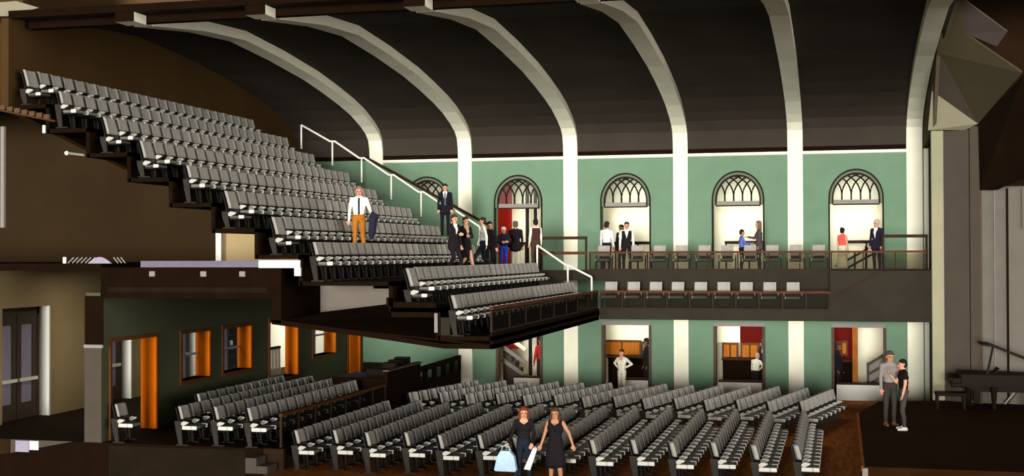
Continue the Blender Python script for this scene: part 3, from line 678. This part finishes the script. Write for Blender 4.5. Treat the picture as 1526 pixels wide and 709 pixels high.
for s in SEATS[300:]:
    mx = Matrix.Translation(s[:3]) @ Matrix.Rotation(s[3],4,'Z')
    for n,mb,m,sm in s[4]:
        rest.cur = ms.index(m); rest.add([mx @ Vector(p) for p in mb.v], mb.f)
o = rest.obj('theatre_seats', ms); o['kind'] = 'stuff'; o['label'] = 'more distant grey theatre seats filling the balcony, floor and under-balcony rows'; o['category'] = 'seats'; o['group'] = 'distant theatre seats'
# gallery chairs face the hall (local +X turned to -Y)
GX = [6.18,6.93,7.66,8.38,9.12,9.86,10.58,11.32,12.05]
HX = [5.72,6.86,7.62,8.36,9.12,9.87,10.62,11.34,12.10,12.83]
LO2 = kind([(.04,.56),(.02,.66),(-.02,.80),(-.045,.90),(-.05,.92)], .20, (.40,.47), (.49,.60), M['panlight'])
for l in LO2:
    for n,mb,m,sm in l: SM[id(mb)] = mb.mesh(n, m, sm)
def gallery(x, y, z, lab, grp):
    t = thing('gallery_chair', lab, 'seat', (x,y,z), -PI/2, grp)
    for n,mb,m,sm in LO2[0]+LO2[1]:
        o = bpy.data.objects.new(n, SM[id(mb)]); COL.objects.link(o); o.parent = t
for k,x in enumerate(GX): gallery(x, -4.0, -1.35, 'pale gallery chair, %s from the left behind the lower gallery rail' % ORD[k+1], 'lower gallery chairs')
for k,x in enumerate(HX): gallery(x, -2.75, -.15, 'pale gallery chair, %s from the left behind the upper gallery rail' % ORD[k+1], 'upper gallery chairs')
#SEATS_END
#PEOPLE_BEGIN
# ------------------------------------------------------------------ people
def V(*a): return Vector(a)
def build_person(label, loc, heading, H=1.75, sex='m', top=(.5,.5,.5), bottom=(.03,.03,.04), skin='skin', hair=(.02,.012,.008), hairlen=0, shoes=(.02,.015,.012),
                 stance='stand', armL=None, armR=None, jacket=None, skirt=0, sleeves=1, head_turn=0, lean=0, vest=None, tie=None, cap=None, build=1.0, group=None, name='person', seat_h=None):
    """forward is local +X, left is +Y. arms: (upper dir, fore dir)"""
    k = H/1.75; cl = {'skin':M[skin]}
    tm = cloth('c%03d' % (hash(top) % 1000) if 0 else 'shirt_%d_%d_%d' % tuple(int(c*255) for c in top), top)
    bm_ = cloth('trouser_%d_%d_%d' % tuple(int(c*255) for c in bottom), bottom); sm = cloth('shoe_%d_%d_%d' % tuple(int(c*255) for c in shoes), shoes)
    mats = [M[skin], tm, bm_, sm, M['eye'], M['lip']]
    P = []                                     # pieces: kind,a,b,ra,rb,mat
    def cap_(a,b,ra,rb,m): P.append((Vector(a),Vector(b),ra,rb,m))
    w = (1.0 if sex == 'm' else .9)*build
    hipz = .93 if stance != 'sit' else (seat_h or .50)/k+.09
    dz = hipz-.93
    L = V(lean*.25,0,0)                        # forward lean of the upper body
    pel = V(0,0,hipz); 
    def up(x,y,z): return V(x,y,z+dz)+L*max(0,(z-.95)/.5)
    # legs
    if stance == 'walk': tg = {1:(.16,.50,.30,.09,0.0),-1:(.10,.49,-.22,.12,.0)}
    elif stance == 'stride': tg = {1:(.26,.53,.46,.09,0),-1:(-.02,.48,-.44,.14,0)}
    elif stance == 'contra': tg = {1:(.06,.49,.02,.08,.03),-1:(.0,.49,-.03,.08,-.02)}
    else: tg = {1:(.015,.49,-.01,.08,0),-1:(.015,.49,-.01,.08,0)}
    hip = {}
    for s in (1,-1):
        h = V(0,.09*s*w,hipz-.02)
        if stance == 'sit':
            kn = V(.42,.11*s,hipz-.03); an = V(.42,.11*s,.09)
        else:
            kx,kz,ax,az,oy = tg[s]; kn = V(kx,.10*s,kz); an = V(ax,.10*s+oy,az)
        legm = 2 if skirt < .7 else 0
        if skirt: legm = 0
        cap_(h,kn,.088*build,.060,legm); cap_(kn,(kn+an)/2+V(-.015,0,.03),.056,.056,legm); cap_((kn+an)/2+V(-.015,0,.03),an,.055,.040,legm)
        toe = an+V(.15,.02*s,-.045) if az_ok(an) else an+V(.13,.02*s,-.06)
        cap_(an+V(-.045,0,-.045),toe,.042,.034,3); cap_(an+V(0,0,-.01),an+V(.06,0,-.04),.045,.042,3)
    # pelvis, torso
    cap_(up(0,.06*w,.95),up(0,-.06*w,.95),.115*build,.115*build,2 if not jacket and skirt < .9 else 1)
    cap_(up(.0,.045*w,1.08),up(.0,-.045*w,1.08),.105*build,.105*build,1)
    cap_(up(.0,.05*w,1.18),up(.0,-.05*w,1.18),.112*build,.112*build,1)
    cap_(up(.005,.08*w,1.30),up(.005,-.08*w,1.30),.115*build,.115*build,1)
    cap_(up(-.005,.13*w,1.41),up(-.005,-.13*w,1.41),.068,.068,1); cap_(up(0,.06,1.44),up(0,-.06,1.44),.065,.065,1)
    if sex == 'f':
        for s in (1,-1): cap_(up(.085,.07*s,1.27),up(.09,.07*s,1.26),.055,.055,1)
    if skirt:
        z1 = 1.0; z0 = 1.0-skirt
        for q in range(6):
            t = q/5; z = z1+(z0-z1)*t; rr = .115+.05*t
            cap_(V(0,.055+.02*t,z+dz),V(0,-.055-.02*t,z+dz),rr,rr,2)
    if jacket:
        for q in range(3):
            z = .98-.075*q; cap_(V(0,.07*w,z+dz),V(0,-.07*w,z+dz),.12*build+.008*q,.12*build+.008*q,1)
    # neck and head
    hc = up(.02+lean*.06,0,1.605); ct, stt = math.cos(head_turn), math.sin(head_turn)
    def hd(x,y,z): return hc+V(x*ct-y*stt, x*stt+y*ct, z)
    cap_(up(-.01,0,1.42),up(.005+lean*.04,0,1.53),.056,.050,0)
    cap_(hd(-.02,0,.035),hd(.012,0,.03),.086,.084,0); cap_(hd(.0,0,.06),hd(-.01,0,.07),.082,.078,0); cap_(hd(.02,0,-.02),hd(.045,0,-.075),.064,.040,0); cap_(hd(.02,.02,-.06),hd(.02,-.02,-.06),.05,.05,0)
    cap_(hd(.088,0,.015),hd(.106,0,-.022),.010,.016,0)
    cap_(hd(.076,.045,.035),hd(.076,-.045,.035),.014,.014,0)
    cap_(hd(.082,.02,-.058),hd(.082,-.02,-.058),.011,.011,5)
    for s in (1,-1):
        cap_(hd(.0,.085*s,.02),hd(-.008,.088*s,-.02),.014,.010,0)
        cap_(hd(.085,.032*s,.012),hd(.085,.036*s,.012),.010,.010,4)
    # arms
    D = {1:armL or ((.05,.14,-1),(.18,.04,-1)), -1:armR or ((.05,-.14,-1),(.18,-.04,-1))}
    hands = {}
    for s in (1,-1):
        ud, fd = Vector(D[s][0]).normalized(), Vector(D[s][1]).normalized()
        sh = up(-.005,.185*w*s,1.415); el = sh+ud*.285; wr = el+fd*.245
        mid = sh+(el-sh)*.45
        if sleeves == 1: cap_(sh,el,.056*build,.044,1); cap_(el,wr,.044,.034,1)
        elif sleeves > 0: cap_(sh,mid,.058,.052,1); cap_(mid,el,.044,.038,0); cap_(el,wr,.038,.028,0)
        else: cap_(sh,el,.050,.038,0); cap_(el,wr,.037,.027,0)
        # hand: palm, four fingers, thumb
        side = fd.cross(V(1,0,0)) if abs(fd.x) < .8 else fd.cross(V(0,0,1)); side.normalize()
        curl = side.cross(fd).normalized(); inward = V(0,-s,0)
        if curl.dot(inward) < 0: curl = -curl
        across = fd.cross(curl).normalized()
        if across.dot(V(1,0,0)) < 0: across = -across
        pc = wr+fd*.085
        for q in (-1.5,-.5,.5,1.5): cap_(wr+fd*.015+across*q*.008,pc+across*q*.019,.017,.013,0)
        for q,(off,ln) in enumerate(((-1.5,.058),(-.5,.070),(.5,.076),(1.5,.070))):
            b0 = pc+across*off*.021; b1 = b0+fd*ln*.5+curl*.008; b2 = b1+fd*ln*.4+curl*.028
            cap_(b0,b1,.0105,.010,0); cap_(b1,b2,.010,.0085,0)
        t0 = wr+fd*.03+across*.026; t1 = t0+fd*.03+across*.026+curl*.012; t2 = t1+fd*.034+across*.004+curl*.012
        cap_(t0,t1,.014,.012,0); cap_(t1,t2,.012,.010,0); hands[s] = pc+curl*.03+fd*.03
    # surface: union of the tapered capsules, remeshed into one skin
    g = MB()
    for a,b,ra,rb,m in P:
        d = b-a; ln = max(d.length,1e-4); q = d.to_track_quat('Z','Y') if d.length > 1e-4 else Matrix().to_quaternion()
        big = max(ra,rb) > .03; nu = 14 if big else 8; st = 4 if big else 3
        prof = [(ra*math.sin(PI/2*i/st), -ra*math.cos(PI/2*i/st)) for i in range(st+1)]+[(rb*math.cos(PI/2*i/st), ln+rb*math.sin(PI/2*i/st)) for i in range(st+1)]
        vs = []; fs = []
        for i,(r_,z) in enumerate(prof):
            for j in range(nu): vs.append((a+q @ Vector((r_*math.cos(2*PI*j/nu), r_*math.sin(2*PI*j/nu), z)))*k)
        for i in range(len(prof)-1):
            for j in range(nu): fs.append((i*nu+j, i*nu+(j+1)%nu, (i+1)*nu+(j+1)%nu, (i+1)*nu+j))
        g.add(vs, fs)
    me = bpy.data.meshes.new('body'); me.from_pydata(g.v, [], g.f); me.update()
    ob = bpy.data.objects.new('tmp_body', me); COL.objects.link(ob)
    md = ob.modifiers.new('r','REMESH'); md.mode = 'VOXEL'; md.voxel_size = .0105*k
    ms_ = ob.modifiers.new('s','SMOOTH'); ms_.iterations = 2; ms_.factor = .5
    dg = bpy.context.evaluated_depsgraph_get(); ev = ob.evaluated_get(dg); bm2 = bpy.data.meshes.new_from_object(ev)
    bpy.data.objects.remove(ob)
    import numpy as np
    n = len(bm2.polygons); ce = np.empty(n*3); bm2.polygons.foreach_get('center', ce); ce = ce.reshape(-1,3)/k
    best = np.full(n, 1e9); mi = np.zeros(n, dtype=np.int32)
    for a,b,ra,rb,m in P:
        A = np.array(a); Dv = np.array(b)-A; L2 = max(Dv@Dv,1e-9); t = np.clip((ce-A)@Dv/L2,0,1)
        ds = np.linalg.norm(ce-A-t[:,None]*Dv,axis=1)-(ra+(rb-ra)*t)
        if m in (4,5): ds = ds-.004
        u_ = ds < best; best[u_] = ds[u_]; mi[u_] = m
    fx = ce[:,0]-lean*.25*np.clip((ce[:,2]-dz-.95)/.5,0,1.2); zz = ce[:,2]-dz; yy = np.abs(ce[:,1])
    if vest is not None:
        mats.append(cloth('vest_%d_%d_%d' % tuple(int(c*255) for c in vest), vest)); torso = (mi == 1)&(zz < 1.44)&(yy < .17*w); mi[torso] = len(mats)-1
        mats.append(tm); v_ = (mi == len(mats)-2)&(fx > .05)&(yy < (zz-1.18)*.28); mi[v_] = 1
    if jacket:
        mats.append(cloth('collar_shirt', (.75,.74,.7)) if jacket == 1 else cloth('blouse_%d_%d_%d' % tuple(int(c*255) for c in jacket), jacket)); v_ = (mi == 1)&(fx > .04)&(yy < (zz-1.12)*.22)&(zz < 1.5); mi[v_] = len(mats)-1
    if tie is not None:
        mats.append(cloth('tie_%d_%d_%d' % tuple(int(c*255) for c in tie), tie)); v_ = (fx > .06)&(yy < .028)&(zz > 1.02)&(zz < 1.46)&(mi != 0); mi[v_] = len(mats)-1
    if sex == 'f':
        v_ = (mi == 1)&(fx > .02)&(zz > 1.36)&(yy < .09)&(zz-1.36 > yy*.6); mi[v_] = 0
    for x in mats: bm2.materials.append(x)
    bm2.polygons.foreach_set('material_index', mi); bm2.polygons.foreach_set('use_smooth', [True]*n); bm2.name = 'person_body'
    o = bpy.data.objects.new(name, bm2); COL.objects.link(o); tag(o, label, 'person', group); o.location = loc; o.rotation_euler = (0,0,heading)
    hm = mat('hair_%d' % len(bpy.data.materials), hair, .6, .2, 30, bump=.3, bscale=90)
    hb = MB(); hk = lambda x,y,z: hd(x,y,z)*k
    rot = Matrix.Rotation(head_turn,3,'Z')
    if hair[0] is not None:
        hb.ell(hk(-.012,0,.074), (.099*k,.094*k,.084*k), 16, 10, rot); hb.ell(hk(-.045,0,.01), (.072*k,.088*k,.085*k), 14, 9, rot)
        if hairlen > .1:
            hb.ell(hk(-.06,0,-.08), (.055*k,.098*k,.16*k), 14, 9, rot)
            for s in (1,-1): hb.ell(hk(.0,.090*s,-.05), (.048*k,.034*k,.15*k), 10, 8, rot)
        if hairlen > .2: hb.ell(hk(-.085,0,-.20), (.05*k,.10*k,.17*k), 14, 9, rot)
        if hairlen == -1: hb.ell(hk(-.075,0,.12), (.055*k,.055*k,.055*k), 10, 8, rot)
        hb.obj('hair', hm, o, True)
    if cap:
        cb = MB(); cb.ell(hk(-.015,0,.085), (.105*k,.098*k,.072*k), 16, 10, rot); cb.ell(hk(.10,0,.075), (.075*k,.07*k,.012*k), 14, 6, rot); cb.obj('cap', cloth('cap_cloth', cap), o, True)
    return o, {s: hands[s]*k for s in hands}
def az_ok(an): return an.z < .10
def world_of(o, p): return Matrix.Translation(o.location) @ Matrix.Rotation(o.rotation_euler.z,4,'Z') @ p
DOWN = None; BK = (.012,.010,.012); NAVY = (.011,.011,.018); WH = (.80,.79,.74); CAMH = -PI/2
HIPL = ((-.25,.75,-.65),(.35,-.75,-.45)); HIPR = ((-.25,-.75,-.65),(.35,.75,-.45)); FWD = lambda s: ((.45,.15*s,-.9),(.95,-.25*s,.15))
FOLD = lambda s: ((.25,.1*s,-.95),(.55,-.8*s,.1))
def facing(dx, dy): return math.atan2(dy, dx)
# balcony
zr = lambda i: RB[i][1]-H
p, hnd = build_person('man in white shirt, dark tie and tan trousers standing among the balcony seats', (1.06,-13.8,zr(6)), facing(.35,-1), 1.82, 'm', WH, (.42,.15,.02), hair=(.25,.15,.10), stance='contra', tie=(.02,.02,.03), armL=((.05,.35,-1),(.75,.15,-.35)), armR=((0,-.2,-1),(.2,-.05,-1)))
jk = world_of(p, hnd[1])+Vector((.03,-.03,.02))
b = MB(); b.ell((0,0,-.22), (.10,.16,.34), 14, 10); b.ell((.02,.03,-.05), (.12,.17,.12), 12, 8); b.ell((-.02,-.05,-.42), (.08,.12,.22), 12, 8)
tag(b.obj('jacket', cloth('navy_jacket', (.02,.02,.04)), None, True, jk), 'dark navy jacket draped over the arm of the man in tan trousers', 'jacket')
build_person('man in dark suit and tie standing on the balcony aisle stairs', (.30,-3.55,zr(6)+.64), facing(.25,-1), 1.78, 'm', NAVY, NAVY, jacket=1, tie=(.1,.1,.12), hair=(.02,.014,.01))
build_person('man in black suit on the balcony cross aisle, left of the walking group', (2.65,-10.3,zr(7)), facing(.9,-.5), 1.78, 'm', BK, BK, jacket=1, armR=FOLD(-1), hair=(.05,.03,.02), stance='walk')
build_person('woman in black jacket and short skirt on the balcony cross aisle', (2.72,-9.35,zr(7)), facing(.8,-.6), 1.74, 'f', BK, BK, jacket=(.5,.3,.2), skirt=.42, hair=(.05,.03,.02), stance='walk', armL=FOLD(1), shoes=(.4,.3,.2))
build_person('man in white shirt and dark trousers striding along the balcony cross aisle', (2.70,-7.3,zr(7)), facing(-1,-.35), 1.78, 'm', WH, (.016,.016,.03), hair=(.03,.02,.015), stance='stride', armL=((-.3,.1,-1),(.0,.1,-1)), armR=((.3,-.15,-1),(.3,-.1,-1)))
build_person('person in black half hidden behind the striding man in white shirt', (2.70,-6.55,zr(7)), facing(.6,-1), 1.66, 'm', BK, BK, hair=(.015,.012,.01))
build_person('white-haired child in blue and dark top on the balcony cross aisle', (2.72,-4.85,zr(7)), facing(.5,-1), 1.52, 'm', (.015,.015,.03), (.02,.05,.35), hair=(.62,.58,.5), armL=FOLD(1), armR=FOLD(-1))
build_person('person in black jacket and cream trousers seen from behind on the cross aisle', (2.85,-3.75,zr(7)), facing(-.3,1), 1.74, 'm', BK, (.55,.50,.40), hair=(.10,.08,.06), jacket=1)
build_person('dark-haired person in white top beside the white handrail post', (3.55,-3.75,zr(7)+.1), facing(-.6,1), 1.70, 'f', (.6,.58,.5), (.05,.03,.02), hair=(.015,.01,.01), hairlen=-1, vest=(.05,.02,.015))
# gallery
build_person('man in white shirt and black trousers seen from behind at the gallery left', (5.66,-1.95,-.15), facing(.3,1), 1.76, 'm', (.62,.60,.62), BK, hair=(.02,.015,.012), skin='skin2')
build_person('person in white shirt and black waistcoat in the second gallery opening', (6.36,-1.95,-.15), facing(.15,-1), 1.74, 'm', (.7,.68,.62), BK, vest=BK, hair=(.03,.02,.015), stance='contra')
build_person('dark-skinned person partly hidden behind the black waistcoat in the gallery', (6.08,-1.35,-.15), facing(-.6,-1), 1.66, 'm', BK, BK, skin='skin3', hair=(.01,.008,.006), jacket=1)
build_person('dark-haired child in blue shirt reaching towards the woman in the gallery', (10.28,-1.95,-.15), facing(1,.25), 1.45, 'm', (.10,.13,.42), BK, hair=(.012,.01,.008), armL=FWD(1), armR=FWD(-1), skin='skin2')
build_person('woman in dark coat facing the blue-shirted child in the gallery', (10.86,-1.95,-.15), facing(-1,-.2), 1.74, 'f', (.07,.05,.05), (.05,.035,.035), hair=(.16,.10,.06), hairlen=.15, jacket=(.3,.25,.22), armR=FWD(-1))
build_person('dark-haired girl in cream and red dress by the rightmost gallery opening', (13.58,-1.95,-.15), facing(.6,1), 1.48, 'f', (.70,.10,.08), (.66,.60,.46), hair=(.012,.01,.01), hairlen=-1, skirt=.75, sleeves=0)
build_person('grey-haired man in dark suit by the rightmost gallery opening', (14.68,-2.0,-.15), facing(-.7,-1), 1.74, 'm', (.016,.014,.028), (.016,.014,.028), jacket=1, hair=(.45,.42,.40))
# lower doorways
build_person('person in cream outfit with hands on hips before the second lower doorway', (6.05,-1.2,FL), facing(-.5,-1), 1.74, 'f', (.72,.68,.56), (.70,.66,.55), hair=(.06,.03,.015), armL=HIPL, armR=HIPR, stance='contra')
build_person('dark figure at the right jamb of the second lower doorway', (6.62,.95,FL), facing(-1,-.4), 2.0, 'm', BK, BK, hair=(.01,.008,.008), skin='skin3')
build_person('person in cream shirt leaning at the bar in the third lower doorway', (10.52,.85,FL), facing(.6,.9), 1.52, 'm', (.62,.60,.48), BK, hair=(.4,.28,.2), lean=.4, armR=HIPR)
build_person('person in black and white at the right of the third lower doorway', (10.88,1.2,FL), facing(-.8,-1), 2.1, 'f', (.03,.02,.03), BK, hair=(.08,.03,.05), hairlen=.15, jacket=(.7,.68,.62), skin='skin')
build_person('dark-clothed person at the left jamb of the rightmost lower doorway', (13.42,.9,FL), facing(.7,-.2), 1.95, 'm', BK, BK, hair=(.05,.02,.02), jacket=(.25,.05,.03), skin='skin3')
build_person('person in red top and dark trousers in the leftmost lower doorway', (2.68,.9,FL), facing(-.6,1), 2.0, 'f', (.42,.02,.02), (.03,.02,.02), hair=(.02,.01,.01), hairlen=.1, armL=((-.3,.3,-1),(.3,.1,-1)))
# main floor and stage
p, h1 = build_person('red-haired woman in black top and dark jeans carrying a pale blue bag', (6.70,-18.4,FL), facing(.28,-1), 1.72, 'f', BK, (.012,.016,.03), hair=(.16,.035,.012), hairlen=.25, armR=((-.05,-.35,-1),(.35,-.25,-.55)), armL=((.0,.25,-1),(.5,-.2,-.6)), stance='contra')
q = world_of(p, h1[-1])
t = thing('shoulder_bag', 'pale blue shoulder bag held by the red-haired woman', 'bag', (q.x-.02,q.y-.03,q.z-.50))
b = MB(); b.prism([(-.25,.0),(-.22,-.03),(.22,-.03),(.25,0),(.20,.30),(.10,.42),(-.10,.42),(-.18,.30)], 1, -.07, .07); b.obj('bag_body', cloth('pale_blue', (.42,.58,.78)), t)
MB().tube([(-.10,0,.40),(-.08,0,.50),(0,0,.54),(.08,0,.50),(.10,0,.40)], .012, 6).obj('strap', cloth('pale_blue', (.42,.58,.78)), t)
q = world_of(p, h1[1])
t = thing('paper_bag', 'slim white bag hanging from the red-haired woman\'s left hand', 'bag', (q.x+.03,q.y-.02,q.z-.42))
b = MB(); b.prism([(-.17,-.05),(-.03,-.07),(.13,.40),(.04,.42)], 1, -.03, .03); b.obj('bag_body', cloth('white_bag', (.68,.72,.70)), t); MB().tube([(.05,0,.40),(.08,0,.45),(.12,0,.40)], .008, 6).obj('handle', cloth('white_bag', (.68,.72,.70)), t)
build_person('dark-haired woman in short black dress standing among the floor seats', (7.42,-18.4,FL), facing(-.05,-1), 1.72, 'f', BK, BK, hair=(.07,.035,.015), hairlen=.25, skirt=.46, sleeves=0, armR=((.1,-.3,-1),(.35,-.2,-.8)), armL=((-.15,.5,-.9),(.0,.3,-.9)), skin='skin2', stance='contra', shoes=BK)
build_person('man in grey shirt and cap standing behind another man on the stage', (14.75,-11.2,-4.0), facing(.4,-1), 1.95, 'm', (.22,.19,.18), (.035,.028,.025), hair=(.08,.05,.03), cap=(.05,.06,.05), armL=((.3,.15,-1),(.6,-.3,.6)), skin='skin2', shoes=(.16,.08,.05))
build_person('man in black t-shirt and dark jeans in front on the stage', (15.06,-11.95,-4.0), facing(-.85,-.2), 1.80, 'm', (.010,.006,.006), (.05,.042,.04), hair=(.014,.01,.01), sleeves=.5, armL=((.1,.15,-1),(.25,.0,-1)), armR=((.4,-.15,-.9),(.6,.2,.7)), shoes=(.72,.68,.62), stance='contra')
#PEOPLE_END
# ------------------------------------------------------------------ light
w = bpy.data.worlds.new('world'); SC.world = w; w.use_nodes = True
w.node_tree.nodes['Background'].inputs['Color'].default_value = (1.0,.84,.66,1); w.node_tree.nodes['Background'].inputs['Strength'].default_value = .11
def sun_and_fill(az, el, s, ang, col):
    l = bpy.data.lights.new('sun_and_fill', 'SUN'); l.energy = s; l.angle = math.radians(ang); l.color = col
    o = bpy.data.objects.new('sun_and_fill', l); COL.objects.link(o)
    d = Vector((-math.sin(math.radians(az))*math.cos(math.radians(el)), math.cos(math.radians(az))*math.cos(math.radians(el)), -math.sin(math.radians(el))))
    o.rotation_euler = d.to_track_quat('-Z','Y').to_euler(); o.location = (20,-40,10)
sun_and_fill(1, .2, 4.9, 13, (1,.98,.90))
sun_and_fill(64, 0, 2.0, 36, (1,.95,.85))  # added broad fill from the stage side, brightens faces turned right
def area(x, y, z, sx, sy, p, col=(1,.93,.75), rot=(0,0,0)):
    l = bpy.data.lights.new('unseen_fill', 'AREA'); l.shape = 'RECTANGLE'; l.size = sx; l.size_y = sy; l.energy = p; l.color = col
    o = bpy.data.objects.new('added_fill_light', l); COL.objects.link(o); o.location = (x,y,z); o.rotation_euler = rot
area(6, -9, 6.0, 12, 8, 330, (1,.9,.75))  # added fill without a fixture, lifts the hall floor and seat pans
for x in (-1.5,2,6,10,14): area(x, 1.6, 3.45, 1.6, .5, 55)  # unseen fills added to brighten the upper corridor
for x in (2,6,10,14): area(x, 1.0, -1.2, 1.6, .5, 45)  # more added fills, for the lower corridor behind the doorways
for y,p in ((-13,42),(-9,40),(-5,40),(-1,70),(4,420)): area(-6.4, y, .0, 1.2, 1.2, p)  # added lobby fills, strongest beyond the bright opening
# ------------------------------------------------------------------ camera
cam = bpy.data.cameras.new('camera'); co = bpy.data.objects.new('camera', cam); COL.objects.link(co); SC.camera = co
cam.sensor_width = 36; cam.lens = 36*1937.3/1526; cam.clip_end = 300
yaw, pitch, roll = .2484, .0117, -.003
f = Vector((-math.sin(yaw)*math.cos(pitch), math.cos(yaw)*math.cos(pitch), math.sin(pitch))); r = Vector((math.cos(yaw), math.sin(yaw), 0)); u = r.cross(f)
r2 = r*math.cos(roll)+u*math.sin(roll); u2 = -r*math.sin(roll)+u*math.cos(roll)
co.matrix_world = Matrix(((r2.x,u2.x,-f.x,13.5604),(r2.y,u2.y,-f.y,-46.4607),(r2.z,u2.z,-f.z,.5215),(0,0,0,1)))
vs = SC.view_settings; vs.view_transform = 'Standard'; vs.look = 'None'; vs.exposure = 0; vs.gamma = 1; vs.use_curve_mapping = False
